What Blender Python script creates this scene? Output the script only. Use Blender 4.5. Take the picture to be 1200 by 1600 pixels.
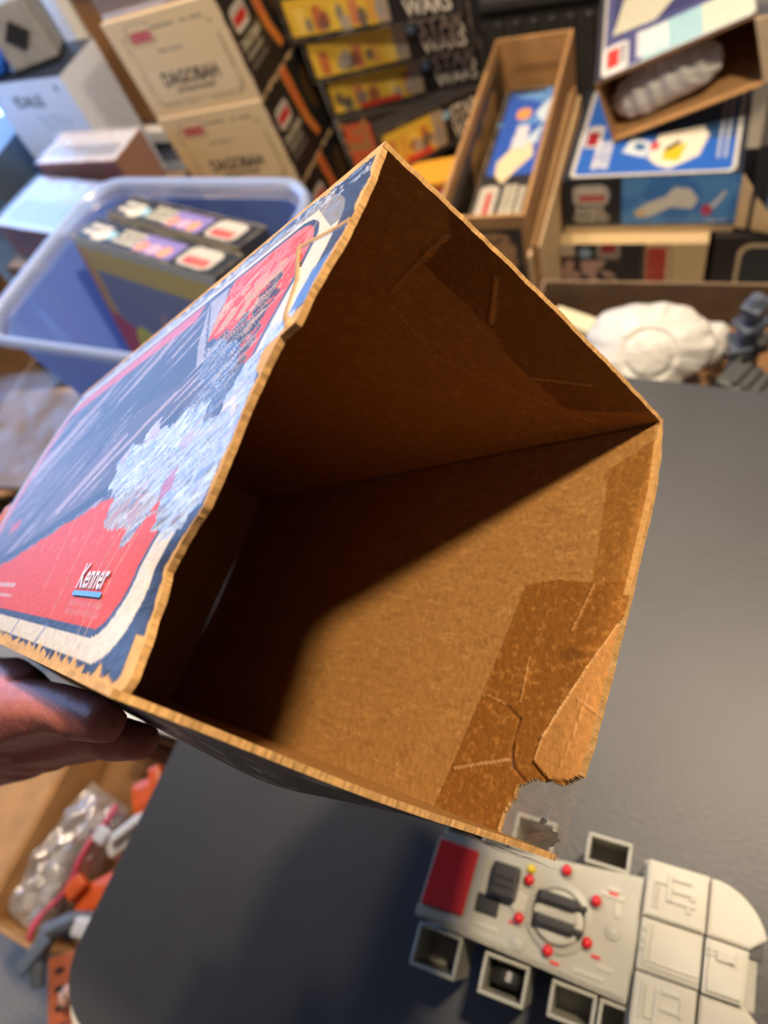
import bpy, bmesh, math, random
import numpy as np
from mathutils import Matrix, Vector

# ------------------------------------------------------------------ reset
for o in list(bpy.data.objects): bpy.data.objects.remove(o, do_unlink=True)
SC = bpy.context.scene
COL = SC.collection
rng = np.random.default_rng(7)
random.seed(7)

# ------------------------------------------------------------------ camera
camd = bpy.data.cameras.new('camera'); cam = bpy.data.objects.new('camera', camd); COL.objects.link(cam)
camd.sensor_fit = 'HORIZONTAL'; camd.sensor_width = 27.0; camd.lens = 24.75
camd.clip_start = 0.02; camd.clip_end = 50
cam.matrix_world = Matrix(((0.89448890, -0.19178717, 0.40386544, 0.0),
                           (0.36058604, 0.84351814, -0.39806389, 0.0),
                           (-0.26432428, 0.50169197, 0.82367338, 1.38),
                           (0, 0, 0, 1)))
camd.dof.use_dof = True; camd.dof.focus_distance = 0.215; camd.dof.aperture_fstop = 9.5
SC.camera = cam

# ------------------------------------------------------------------ world, daylight, exposure
wd = bpy.data.worlds.new('sky'); SC.world = wd; wd.use_nodes = True
bg = wd.node_tree.nodes['Background']; bg.inputs[0].default_value = (0.27, 0.49, 1.0, 1); bg.inputs[1].default_value = 8.5
SC.view_settings.view_transform = 'Standard'
try: SC.view_settings.look = 'None'
except Exception: pass
SC.view_settings.gamma = 1.0; SC.view_settings.use_curve_mapping = False
SC.view_settings.exposure = 0.12
pl = bpy.data.lights.new('window_portal', 'AREA'); pl.shape = 'RECTANGLE'; pl.size = 2.4; pl.size_y = 2.05
pl.cycles.is_portal = True
po = bpy.data.objects.new('window_portal', pl); COL.objects.link(po)
po.location = (-3.02, 1.25, 1.08); po.rotation_euler = (math.radians(90), 0, math.radians(-90))
KEY_POWER = 36.0
ROOM_POWER = 20.0

# ------------------------------------------------------------------ colour / material helpers
def lin(c):
    c = np.asarray(c, float) / 255.0
    return np.where(c <= 0.04045, c / 12.92, ((c + 0.055) / 1.055) ** 2.4)
def lin4(c): return tuple(lin(c)) + (1.0,)

def mat(name, rgb, rough=0.5, var=0.0, vscale=40.0, bump=0.0, bscale=200.0, metallic=0.0, spec=0.5, emit=0.0, var_rgb=None):
    m = bpy.data.materials.new(name); m.use_nodes = True
    nt = m.node_tree; b = nt.nodes['Principled BSDF']
    b.inputs['Base Color'].default_value = lin4(rgb); b.inputs['Roughness'].default_value = rough
    b.inputs['Metallic'].default_value = metallic; b.inputs['Specular IOR Level'].default_value = spec
    if emit: b.inputs['Emission Color'].default_value = lin4(rgb); b.inputs['Emission Strength'].default_value = emit
    tc = nt.nodes.new('ShaderNodeTexCoord')
    if var or var_rgb is not None:
        n = nt.nodes.new('ShaderNodeTexNoise'); n.inputs['Scale'].default_value = vscale; n.inputs['Detail'].default_value = 5
        nt.links.new(tc.outputs['Object'], n.inputs['Vector'])
        r = nt.nodes.new('ShaderNodeValToRGB')
        l = lin(rgb)
        lo = tuple(l * (1 - var)) + (1,); hi = tuple(np.minimum(l * (1 + var), 1)) + (1,)
        if var_rgb is not None: lo = lin4(var_rgb); hi = lin4(rgb)
        r.color_ramp.elements[0].color = lo; r.color_ramp.elements[1].color = hi
        r.color_ramp.elements[0].position = 0.3; r.color_ramp.elements[1].position = 0.7
        nt.links.new(n.outputs['Fac'], r.inputs['Fac']); nt.links.new(r.outputs['Color'], b.inputs['Base Color'])
    if bump:
        n2 = nt.nodes.new('ShaderNodeTexNoise'); n2.inputs['Scale'].default_value = bscale; n2.inputs['Detail'].default_value = 4
        nt.links.new(tc.outputs['Object'], n2.inputs['Vector'])
        bp_ = nt.nodes.new('ShaderNodeBump'); bp_.inputs['Strength'].default_value = bump; bp_.inputs['Distance'].default_value = 0.002
        nt.links.new(n2.outputs['Fac'], bp_.inputs['Height']); nt.links.new(bp_.outputs['Normal'], b.inputs['Normal'])
    return m

def painted(name, rough=0.5, bump=0.15, bscale=300.0, var=0.12, spec=0.5, rough_attr=False, coat=0.0):
    """material whose print comes from the mesh colour attribute, with fine procedural grain"""
    m = bpy.data.materials.new(name); m.use_nodes = True
    nt = m.node_tree; b = nt.nodes['Principled BSDF']
    b.inputs['Roughness'].default_value = rough; b.inputs['Specular IOR Level'].default_value = spec
    b.inputs['Coat Weight'].default_value = coat; b.inputs['Coat Roughness'].default_value = 0.25
    at = nt.nodes.new('ShaderNodeVertexColor'); at.layer_name = 'Col'
    tc = nt.nodes.new('ShaderNodeTexCoord')
    n = nt.nodes.new('ShaderNodeTexNoise'); n.inputs['Scale'].default_value = bscale * 0.6; n.inputs['Detail'].default_value = 6
    nt.links.new(tc.outputs['Object'], n.inputs['Vector'])
    mr = nt.nodes.new('ShaderNodeMapRange'); mr.inputs['From Min'].default_value = 0.3; mr.inputs['From Max'].default_value = 0.7
    mr.inputs['To Min'].default_value = 1 - var; mr.inputs['To Max'].default_value = 1 + var
    nt.links.new(n.outputs['Fac'], mr.inputs['Value'])
    mx = nt.nodes.new('ShaderNodeVectorMath'); mx.operation = 'SCALE'
    nt.links.new(at.outputs['Color'], mx.inputs[0]); nt.links.new(mr.outputs['Result'], mx.inputs['Scale'])
    nt.links.new(mx.outputs['Vector'], b.inputs['Base Color'])
    if bump:
        bp_ = nt.nodes.new('ShaderNodeBump'); bp_.inputs['Strength'].default_value = bump; bp_.inputs['Distance'].default_value = 0.001
        nt.links.new(n.outputs['Fac'], bp_.inputs['Height']); nt.links.new(bp_.outputs['Normal'], b.inputs['Normal'])
    if rough_attr: nt.links.new(at.outputs['Alpha'], b.inputs['Roughness'])
    return m

def film(name, tint=(255, 255, 255), gloss=0.15, diffuse=0.05, rough=0.12, bump=0.6, bscale=60.0, alpha_tint=(255, 255, 255)):
    """thin clear plastic"""
    m = bpy.data.materials.new(name); m.use_nodes = True
    nt = m.node_tree; nt.nodes.clear()
    out = nt.nodes.new('ShaderNodeOutputMaterial')
    tr = nt.nodes.new('ShaderNodeBsdfTransparent'); tr.inputs[0].default_value = lin4(alpha_tint)
    gl = nt.nodes.new('ShaderNodeBsdfGlossy'); gl.inputs['Roughness'].default_value = rough
    df = nt.nodes.new('ShaderNodeBsdfDiffuse'); df.inputs[0].default_value = lin4(tint)
    tc = nt.nodes.new('ShaderNodeTexCoord'); n = nt.nodes.new('ShaderNodeTexNoise')
    n.inputs['Scale'].default_value = bscale; n.inputs['Detail'].default_value = 5; n.inputs['Distortion'].default_value = 1.0
    nt.links.new(tc.outputs['Object'], n.inputs['Vector'])
    bp_ = nt.nodes.new('ShaderNodeBump'); bp_.inputs['Strength'].default_value = bump; bp_.inputs['Distance'].default_value = 0.004
    nt.links.new(n.outputs['Fac'], bp_.inputs['Height']); nt.links.new(bp_.outputs['Normal'], gl.inputs['Normal'])
    m1 = nt.nodes.new('ShaderNodeMixShader'); m1.inputs[0].default_value = diffuse
    m2 = nt.nodes.new('ShaderNodeMixShader'); m2.inputs[0].default_value = gloss
    nt.links.new(tr.outputs[0], m1.inputs[1]); nt.links.new(df.outputs[0], m1.inputs[2])
    nt.links.new(m1.outputs[0], m2.inputs[1]); nt.links.new(gl.outputs[0], m2.inputs[2]); nt.links.new(m2.outputs[0], out.inputs[0])
    return m

M = {}
M['print'] = painted('printed_card', 0.42, 0.1)
M['kraft'] = mat('kraft_cardboard', (176, 132, 82), 0.8, 0.14, 30, 0.25, 400)
M['kraft_dark'] = mat('dark_kraft_cardboard', (128, 92, 56), 0.85, 0.18, 25, 0.25, 400)
M['kraft_grey'] = mat('grey_brown_cardboard', (120, 98, 76), 0.85, 0.15, 25, 0.2, 300)
M['cream_card'] = mat('cream_cardboard', (214, 184, 138), 0.75, 0.08, 30, 0.2, 300)
M['ink'] = mat('black_ink', (38, 34, 32), 0.5, 0.3, 60)
M['white_ink'] = mat('white_ink', (226, 218, 200), 0.5, 0.1, 60)
M['cream_ink'] = mat('cream_ink', (214, 202, 172), 0.55, 0.15, 60)
M['red_ink'] = mat('red_ink', (190, 36, 36), 0.5, 0.15, 60)
M['pale_red_ink'] = mat('pale_red_ink', (236, 150, 140), 0.5, 0.1, 60)
M['blue_ink'] = mat('blue_ink', (60, 120, 185), 0.45, 0.1, 60)

# ------------------------------------------------------------------ mesh helpers
def link(o, parent=None):
    COL.objects.link(o)
    if parent is not None: o.parent = parent
    return o
def tag(o, label, cat, group=None):
    o['label'] = label; o['category'] = cat
    if group: o['group'] = group
    return o
def struct(o): o['kind'] = 'structure'; return o
def empty(name, mw=None):
    o = bpy.data.objects.new(name, None); o.empty_display_size = 0.05; COL.objects.link(o)
    if mw is not None: o.matrix_world = mw
    return o
def raw(name, verts, faces, material, parent=None, cols=None, smooth=False, loc=None):
    me = bpy.data.meshes.new(name)
    verts = np.asarray(verts, float)
    me.from_pydata(verts.tolist(), [], [list(map(int, f)) for f in faces]); me.materials.append(material)
    if cols is not None:
        a = me.color_attributes.new('Col', 'FLOAT_COLOR', 'POINT')
        c = np.asarray(cols, float)
        if c.shape[1] == 3: c = np.concatenate([c, np.ones((len(c), 1))], 1)
        a.data.foreach_set('color', c.astype(np.float32).ravel())
    if smooth: me.polygons.foreach_set('use_smooth', [True] * len(me.polygons))
    me.update()
    o = link(bpy.data.objects.new(name, me), parent)
    if loc is not None: o.location = loc
    return o
def bm_obj(name, bm, material, parent=None, smooth=False, mw=None):
    me = bpy.data.meshes.new(name); bmesh.ops.recalc_face_normals(bm, faces=bm.faces); bm.to_mesh(me); bm.free(); me.materials.append(material)
    if smooth: me.polygons.foreach_set('use_smooth', [True] * len(me.polygons))
    o = link(bpy.data.objects.new(name, me), parent)
    if mw is not None: o.matrix_local = mw
    return o
def add_box(bm, c, s, rz=0.0, bevel=0.0, seg=2, rot=None):
    r = bmesh.ops.create_cube(bm, size=1.0)
    vs = r['verts']
    bmesh.ops.scale(bm, vec=s, verts=vs)
    if bevel:
        es = list({e for v in vs for e in v.link_edges})
        rb = bmesh.ops.bevel(bm, geom=es, offset=bevel, segments=seg, affect='EDGES', profile=0.6)
        vs = list({v for f in rb['faces'] for v in f.verts} | {v for v in vs if v.is_valid})
    if rot is not None: bmesh.ops.rotate(bm, matrix=rot, verts=vs)
    elif rz: bmesh.ops.rotate(bm, matrix=Matrix.Rotation(rz, 3, 'Z'), verts=vs)
    bmesh.ops.translate(bm, vec=c, verts=vs)
    return vs
def box(name, c, s, material, parent=None, rz=0.0, bevel=0.0, seg=2, rot=None):
    bm = bmesh.new(); add_box(bm, c, s, rz, bevel, seg, rot); return bm_obj(name, bm, material, parent)
def add_lathe(bm, prof, n=24, mw=None, ang=None):
    """profile list of (r,z); revolved about z"""
    mw = mw or Matrix.Identity(4); rings = []
    for r, z in prof:
        rings.append([bm.verts.new(mw @ Vector((r * math.cos(2 * math.pi * k / n), r * math.sin(2 * math.pi * k / n), z))) for k in range(n)])
    for a, b in zip(rings, rings[1:]):
        for k in range(n): bm.faces.new((a[k], a[(k + 1) % n], b[(k + 1) % n], b[k]))
    if prof[0][0] > 1e-6: bm.faces.new(rings[0][::-1])
    if prof[-1][0] > 1e-6: bm.faces.new(rings[-1])
def add_prism(bm, pts, z0, z1):
    lo = [bm.verts.new((x, y, z0)) for x, y in pts]; hi = [bm.verts.new((x, y, z1)) for x, y in pts]
    n = len(pts); bm.faces.new(lo[::-1]); bm.faces.new(hi)
    for k in range(n): bm.faces.new((lo[k], lo[(k + 1) % n], hi[(k + 1) % n], hi[k]))
    return lo + hi
def add_tube(bm, pts, radii, n=10, cap=True):
    pts = [Vector(p) for p in pts]; rings = []
    prev = None
    for i, p in enumerate(pts):
        d = (pts[min(i + 1, len(pts) - 1)] - pts[max(i - 1, 0)]).normalized()
        ref = prev if prev is not None else (Vector((0, 0, 1)) if abs(d.z) < 0.9 else Vector((1, 0, 0)))
        x = (ref - d * ref.dot(d)).normalized(); y = d.cross(x); prev = x
        r = radii[i] if hasattr(radii, '__len__') else radii
        rings.append([bm.verts.new(p + x * r * math.cos(2 * math.pi * k / n) + y * r * math.sin(2 * math.pi * k / n)) for k in range(n)])
    for a, b in zip(rings, rings[1:]):
        for k in range(n): bm.faces.new((a[k], a[(k + 1) % n], b[(k + 1) % n], b[k]))
    if cap: bm.faces.new(rings[0][::-1]); bm.faces.new(rings[-1])

# ------------------------------------------------------------------ little painter for print on faces (metres; origin lower-left)
def vnoise(U, V, sc, seed):
    r = np.random.default_rng(seed); T = r.random((67, 67))
    x = U * sc; y = V * sc; xi = np.floor(x).astype(int); yi = np.floor(y).astype(int); fx = x - xi; fy = y - yi
    fx = fx * fx * (3 - 2 * fx); fy = fy * fy * (3 - 2 * fy)
    g = lambda i, j: T[np.mod(i, 67), np.mod(j, 67)]
    return (g(xi, yi) * (1 - fx) + g(xi + 1, yi) * fx) * (1 - fy) + (g(xi, yi + 1) * (1 - fx) + g(xi + 1, yi + 1) * fx) * fy
def fbm(U, V, sc, seed, oct=4):
    s = 0; a = 0.5; t = 0
    for k in range(oct): s = s + a * vnoise(U, V, sc * 2 ** k, seed + k); t += a; a *= 0.55
    return s / t
class Canvas:
    def __init__(s, w, h, base, cell=0.0025, us=None, vs=None):
        s.w, s.h = w, h
        s.us = np.linspace(0, w, max(2, int(w / cell) + 1)) if us is None else us
        s.vs = np.linspace(0, h, max(2, int(h / cell) + 1)) if vs is None else vs
        s.U, s.V = np.meshgrid(s.us, s.vs)
        s.C = np.empty(s.U.shape + (3,)); s.C[:] = lin(base); s.R = np.full(s.U.shape, 0.45); s.Hh = np.zeros(s.U.shape)
    def fill(s, m, c, k=1.0, rough=None):
        m = np.asarray(m, float) * k
        s.C = s.C * (1 - m[..., None]) + lin(c) * m[..., None]
        if rough is not None: s.R = np.where(m > 0.4, rough, s.R)
        return s
    def rr(s, x0, y0, x1, y1, r=0.0):
        cx, cy = (x0 + x1) / 2, (y0 + y1) / 2
        qx = np.abs(s.U - cx) - (x1 - x0) / 2 + r; qy = np.abs(s.V - cy) - (y1 - y0) / 2 + r
        return np.hypot(np.maximum(qx, 0), np.maximum(qy, 0)) + np.minimum(np.maximum(qx, qy), 0) - r
    def rect(s, x0, y0, x1, y1, c, r=0.0, k=1.0): return s.fill(s.rr(x0, y0, x1, y1, r) <= 0, c, k)
    def frame(s, x0, y0, x1, y1, r, t, c, k=1.0): return s.fill(np.abs(s.rr(x0, y0, x1, y1, r)) <= t / 2, c, k)
    def inpoly(s, pts, warp=0.0, wsc=120, seed=0):
        ins = np.zeros(s.U.shape, bool); n = len(pts); U, V = s.U, s.V
        if warp: U = U + (fbm(s.U, s.V, wsc, 300 + seed) - 0.5) * warp * 2; V = V + (fbm(s.U, s.V, wsc, 340 + seed) - 0.5) * warp * 2
        for i in range(n):
            (x0, y0), (x1, y1) = pts[i], pts[(i + 1) % n]
            if y0 == y1: continue
            c = ((V >= min(y0, y1)) & (V < max(y0, y1))) & (U < x0 + (V - y0) * (x1 - x0) / (y1 - y0)); ins ^= c
        return ins
    def poly(s, pts, c, k=1.0): return s.fill(s.inpoly(pts), c, k)
    def ell(s, x, y, a, b, c, k=1.0): return s.fill(((s.U - x) / a) ** 2 + ((s.V - y) / b) ** 2 <= 1, c, k)
    def seg(s, p, q, t, c, k=1.0):
        px, py = p; dx, dy = q[0] - px, q[1] - py; l2 = dx * dx + dy * dy + 1e-12
        tt = np.clip(((s.U - px) * dx + (s.V - py) * dy) / l2, 0, 1)
        return s.fill(np.hypot(s.U - px - tt * dx, s.V - py - tt * dy) <= t / 2, c, k)
    def speck(s, mask, sc, thr, c, seed, k=1.0): return s.fill(np.asarray(mask) & (fbm(s.U, s.V, sc, seed) > thr), c, k)
    def wear(s, c=(196, 160, 110), w=0.004, seed=1, k=0.8):
        d = np.minimum(np.minimum(s.U, s.w - s.U), np.minimum(s.V, s.h - s.V))
        return s.fill(d < w * (fbm(s.U, s.V, 60, seed) * 2.2 - 0.55), c, k)
    def glyphs(s, x0, y0, x1, y1, c, seed, rows=2, vert=False, k=1.0):
        """rows of letter-like marks too small to read"""
        U, V = (s.V, s.U) if vert else (s.U, s.V)
        a0, b0, a1, b1 = (y0, x0, y1, x1) if vert else (x0, y0, x1, y1)
        rh = (b1 - b0) / rows; r = np.random.default_rng(seed)
        for i in range(rows):
            x = a0; lo = b0 + i * rh + rh * 0.12; hi = b0 + (i + 1) * rh - rh * 0.12
            while x < a1 - rh * 0.3:
                lw = rh * r.uniform(0.35, 0.62)
                s.fill((U > x) & (U < x + lw) & (V > lo) & (V < hi), c, k)
                x += lw + rh * 0.14
        return s

def face_frame(f, w, d, h):
    X, Y, Z = Vector((1, 0, 0)), Vector((0, 1, 0)), Vector((0, 0, 1))
    o, x, y = {'front': (Vector((0, 0, 0)), X, Z), 'right': (Vector((w, 0, 0)), Y, Z), 'left': (Vector((0, d, 0)), -Y, Z),
               'top': (Vector((0, 0, h)), X, Y), 'back': (Vector((w, d, 0)), -X, Z), 'bottom': (Vector((0, d, 0)), X, -Y)}[f]
    return o, x, y, x.cross(y)
def face_size(f, w, d, h): return {'front': (w, h), 'back': (w, h), 'left': (d, h), 'right': (d, h), 'top': (w, d), 'bottom': (w, d)}[f]

_tc = {}
def text_verts(s):
    if s in _tc: return _tc[s]
    cu = bpy.data.curves.new('t', 'FONT'); cu.body = s; cu.size = 1; cu.resolution_u = 2; cu.offset = 0.018; cu.extrude = 0.0
    o = bpy.data.objects.new('t', cu); COL.objects.link(o)
    dg = bpy.context.evaluated_depsgraph_get(); me = o.evaluated_get(dg).to_mesh()
    v = np.array([tuple(x.co) for x in me.vertices]); f = [tuple(p.vertices) for p in me.polygons]
    o.evaluated_get(dg).to_mesh_clear(); bpy.data.objects.remove(o, do_unlink=True); bpy.data.curves.remove(cu)
    _tc[s] = (v, f); return _tc[s]
def text_on(parent, name, s, frame, x, y, w, h, material, lift=0.0005, turn=0):
    """lettering s fitted into the w x h cell whose lower-left is (x,y) on a face frame; turn=1 reads upwards"""
    v, f = text_verts(s); lo = v.min(0); sz = v.max(0) - lo
    p = (v - lo) / np.maximum(sz, 1e-6)
    if turn: px, py = (1 - p[:, 1]) * w, p[:, 0] * h
    else: px, py = p[:, 0] * w, p[:, 1] * h
    o, X, Y, N = frame
    P = np.array(o)[None] + (x + px)[:, None] * np.array(X) + (y + py)[:, None] * np.array(Y) + lift * np.array(N)
    return raw(name, P, f, material, parent)

def card_box(name, label, cat, loc, yaw, w, d, h, base, faces=None, group=None, roll=0.0, pitch=0.0, material=None, plain=False):
    """closed printed carton: Empty > body (printed faces) + lettering added by the caller"""
    mw = Matrix.Translation(loc) @ Matrix.Rotation(math.radians(yaw), 4, 'Z') @ Matrix.Rotation(math.radians(pitch), 4, 'X') @ Matrix.Rotation(math.radians(roll), 4, 'Y')
    root = empty(name, mw); tag(root, label, cat, group)
    V, F, C = [], [], []; n0 = 0; faces = faces or {}
    for f in ('front', 'back', 'left', 'right', 'top', 'bottom'):
        fw, fh = face_size(f, w, d, h); o, X, Y, N = face_frame(f, w, d, h)
        cv = faces.get(f)
        if cv is None: cv = Canvas(fw, fh, base, cell=max(fw, fh) / 2).wear(w=0.0)
        ny, nx = cv.U.shape
        P = np.array(o) + (cv.U / cv.w * fw)[..., None] * np.array(X) + (cv.V / cv.h * fh)[..., None] * np.array(Y)
        V.append(P.reshape(-1, 3)); C.append(cv.C.reshape(-1, 3))
        ii = np.arange(ny * nx).reshape(ny, nx) + n0
        F.append(np.stack([ii[:-1, :-1], ii[:-1, 1:], ii[1:, 1:], ii[1:, :-1]], -1).reshape(-1, 4)); n0 += ny * nx
    raw('body', np.concatenate(V), np.concatenate(F), material or M['print'], root, np.concatenate(C))
    return root
def fr(f, w, d, h): return face_frame(f, w, d, h)

def open_carton(name, label, cat, loc, yaw, w, d, h, m, t=0.005, flaps=(), group=None, roll=0, pitch=0, m_in=None):
    mw = Matrix.Translation(loc) @ Matrix.Rotation(math.radians(yaw), 4, 'Z') @ Matrix.Rotation(math.radians(pitch), 4, 'X') @ Matrix.Rotation(math.radians(roll), 4, 'Y')
    root = empty(name, mw); tag(root, label, cat, group)
    box('wall_panel', (w / 2, t / 2, h / 2), (w, t, h), m, root, bevel=0.001, seg=1)
    box('wall_panel', (w / 2, d - t / 2, h / 2), (w, t, h), m, root, bevel=0.001, seg=1)
    box('wall_panel', (t / 2, d / 2, h / 2), (t, d - 2 * t, h), m, root, bevel=0.001, seg=1)
    box('wall_panel', (w - t / 2, d / 2, h / 2), (t, d - 2 * t, h), m, root, bevel=0.001, seg=1)
    box('bottom_panel', (w / 2, d / 2, t / 2), (w - 2 * t, d - 2 * t, t), m, root)
    for side, ln, ang in flaps:
        a = math.radians(ang)
        if side == 'left': box('flap', (-math.cos(a) * ln / 2, d / 2, h + math.sin(a) * ln / 2), (ln, d - 0.01, t * 0.7), m, root, rot=Matrix.Rotation(a, 3, 'Y'))
        if side == 'right': box('flap', (w + math.cos(a) * ln / 2, d / 2, h + math.sin(a) * ln / 2), (ln, d - 0.01, t * 0.7), m, root, rot=Matrix.Rotation(-a, 3, 'Y'))
        if side == 'back': box('flap', (w / 2, d + math.cos(a) * ln / 2, h + math.sin(a) * ln / 2), (w - 0.01, ln, t * 0.7), m, root, rot=Matrix.Rotation(a, 3, 'X'))
        if side == 'front': box('flap', (w / 2, -math.cos(a) * ln / 2, h + math.sin(a) * ln / 2), (w - 0.01, ln, t * 0.7), m, root, rot=Matrix.Rotation(-a, 3, 'X'))
    return root

# ================================================================== THE ROOM
M['floor'] = mat('speckled_floor', (206, 196, 178), 0.85, 0, 260, 0.5, 300, var_rgb=(120, 112, 100))
M['wall'] = mat('painted_wall', (150, 142, 130), 0.9, 0.04, 6, 0.1, 150)
M['ceil'] = mat('white_ceiling', (176, 172, 164), 0.95, 0.03, 6, 0.1, 150)
M['white_paint'] = mat('white_paint', (225, 225, 224), 0.45, 0.03, 20)
def slab(name, lo, hi, m, parent=None):
    c = [(a + b) / 2 for a, b in zip(lo, hi)]; s = [b - a for a, b in zip(lo, hi)]
    return box(name, c, s, m, parent)
X0, X1, Y0, Y1, ZC = -3.0, 2.4, -2.2, 3.2, 2.5
struct(slab('floor', (X0, Y0, -0.1), (X1, Y1, 0), M['floor']))
struct(slab('ceiling', (X0, Y0, ZC), (X1, Y1, ZC + 0.1), M['ceil']))
struct(slab('wall_back', (X0, Y1, 0), (X1, Y1 + 0.1, ZC), M['wall']))
struct(slab('wall_front', (X0, Y0 - 0.1, 0), (X1, Y0, ZC), M['wall']))
struct(slab('wall_right', (X1, Y0 - 0.1, 0), (X1 + 0.1, Y1 + 0.1, ZC), M['wall']))
wl = struct(empty('wall_left'))
for lo, hi in (((X0 - 0.1, Y0 - 0.1, 0), (X0, 0.05, ZC)), ((X0 - 0.1, 2.45, 0), (X0, Y1 + 0.1, ZC)),
               ((X0 - 0.1, 0.05, 2.1), (X0, 2.45, ZC)), ((X0 - 0.1, 0.05, 0), (X0, 2.45, 0.06))):
    slab('wall_section', lo, hi, M['wall'], wl)
win = struct(empty('window_1'))
for lo, hi in (((X0 - 0.08, 0.05, 0.06), (X0 - 0.03, 0.11, 2.1)), ((X0 - 0.08, 2.39, 0.06), (X0 - 0.03, 2.45, 2.1)),
               ((X0 - 0.08, 1.22, 0.12), (X0 - 0.03, 1.28, 2.04)), ((X0 - 0.08, 0.11, 0.06), (X0 - 0.03, 2.39, 0.12)), ((X0 - 0.08, 0.11, 2.04), (X0 - 0.03, 2.39, 2.1))):
    slab('window_frame', lo, hi, M['white_paint'], win)
M['pane'] = film('window_glass', gloss=0.05, diffuse=0.0, rough=0.01, bump=0.0)
slab('pane', (X0 - 0.06, 0.11, 0.12), (X0 - 0.055, 1.22, 2.04), M['pane'], win)
slab('pane', (X0 - 0.06, 1.28, 0.12), (X0 - 0.055, 2.39, 2.04), M['pane'], win)
struct(slab('baseboard_back', (X0, Y1 - 0.015, 0), (X1, Y1, 0.09), M['white_paint']))

# ceiling downlights
M['lamp_glass'] = mat('lit_lamp_glass', (255, 214, 160), 0.4, emit=6.0)
def downlight(x, y, power, label, radius=0.07):
    root = empty('ceiling_lamp', Matrix.Translation((x, y, ZC))); tag(root, label, 'lamp')
    bm = bmesh.new(); add_lathe(bm, [(radius + 0.03, -0.001), (radius + 0.03, -0.008), (radius + 0.004, -0.016), (radius + 0.004, -0.002)], 32); bm_obj('ring', bm, M['white_paint'], root)
    bm = bmesh.new(); add_lathe(bm, [(radius, -0.001), (radius, -0.006), (0.0005, -0.009)], 32); bm_obj('lens', bm, M['lamp_glass'], root)
    L = bpy.data.lights.new('lamp_light', 'AREA'); L.shape = 'DISK'; L.size = radius * 2; L.energy = power; L.color = (1.0, 0.80, 0.58)
    lo = bpy.data.objects.new('lamp_light', L); COL.objects.link(lo); lo.parent = root; lo.location = (0, 0, -0.012)
downlight(0.30, 0.58, KEY_POWER, 'round ceiling downlight above the dark table')
downlight(-1.2, 1.0, ROOM_POWER * 0.9, 'added unseen round ceiling downlight above the clear storage tub')  # unseen lamp added to brighten the cartons at the back and left
downlight(-0.78, 1.08, ROOM_POWER * 1.3, 'added unseen round ceiling downlight above the stacked cartons')  # unseen lamp added to lift the carton stacks behind the table

# ================================================================== TABLE
M['table'] = mat('black_laminate', (58, 59, 62), 0.46, 0.16, 9, 0.12, 220, spec=0.55)
M['table_edge'] = mat('off_white_edge', (196, 190, 176), 0.5, 0.05, 30)
tb = empty('table', Matrix.Translation((0.35, 0.135, 0))); tag(tb, 'dark table with rounded corners and pale underside edge', 'table')
def rounded(x0, y0, x1, y1, r, n=10):
    out = []
    for cx_, cy_, a0 in ((x1 - r, y1 - r, 0), (x0 + r, y1 - r, 90), (x0 + r, y0 + r, 180), (x1 - r, y0 + r, 270)):
        for k in range(n + 1):
            a = math.radians(a0 + 90 * k / n); out.append((cx_ + r * math.cos(a), cy_ + r * math.sin(a)))
    return out
bm = bmesh.new(); add_prism(bm, rounded(-0.775, -0.358, 0.85, 0.40, 0.05), 0.722, 0.74)
bmesh.ops.bevel(bm, geom=[e for e in bm.edges if abs(e.verts[0].co.z - e.verts[1].co.z) < 1e-6 and e.verts[0].co.z > 0.73], offset=0.003, segments=2, affect='EDGES')
bm_obj('table_top', bm, M['table'], tb)
bm = bmesh.new(); add_prism(bm, rounded(-0.779, -0.378, 0.84, 0.375, 0.06), 0.69, 0.7215); bm_obj('under_frame', bm, M['table_edge'], tb)
for sx, sy in ((-0.62, -0.3), (-0.62, 0.3), (0.75, -0.3), (0.75, 0.3)):
    bm = bmesh.new(); add_lathe(bm, [(0.016, 0.0), (0.02, 0.01), (0.02, 0.69)], 16, Matrix.Translation((sx, sy, 0))); bm_obj('leg', bm, M['table_edge'], tb)

# ================================================================== THE HELD BOX
BA = np.array([-0.09652606, 0.16167269, 1.26980823])
ea = np.array([0.54395132, 0.06469258, -0.83661929]); eb = np.array([-0.00075478, -0.99698555, -0.07758383]); ec = np.array([-0.83911644, 0.04283329, -0.54226277])
BW, BH, BL, T = 0.14, 0.15518, 0.335, 0.0019
def bpt(a, b, c): return BA + a * ea + b * eb + c * ec
hb = empty('cardboard_toy_box', Matrix.Translation(BA)); tag(hb, 'worn printed toy box, open and empty, held up over the table', 'box')
M['held_print'] = painted('worn_glossy_print', 0.35, 0.25, 500, 0.10, spec=0.2, rough_attr=True)
M['held_card'] = painted('raw_chipboard', 0.78, 0.5, 700, 0.14, spec=0.25, rough_attr=True)
CARD = (166, 119, 62); EDGE = (196, 152, 94)

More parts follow.
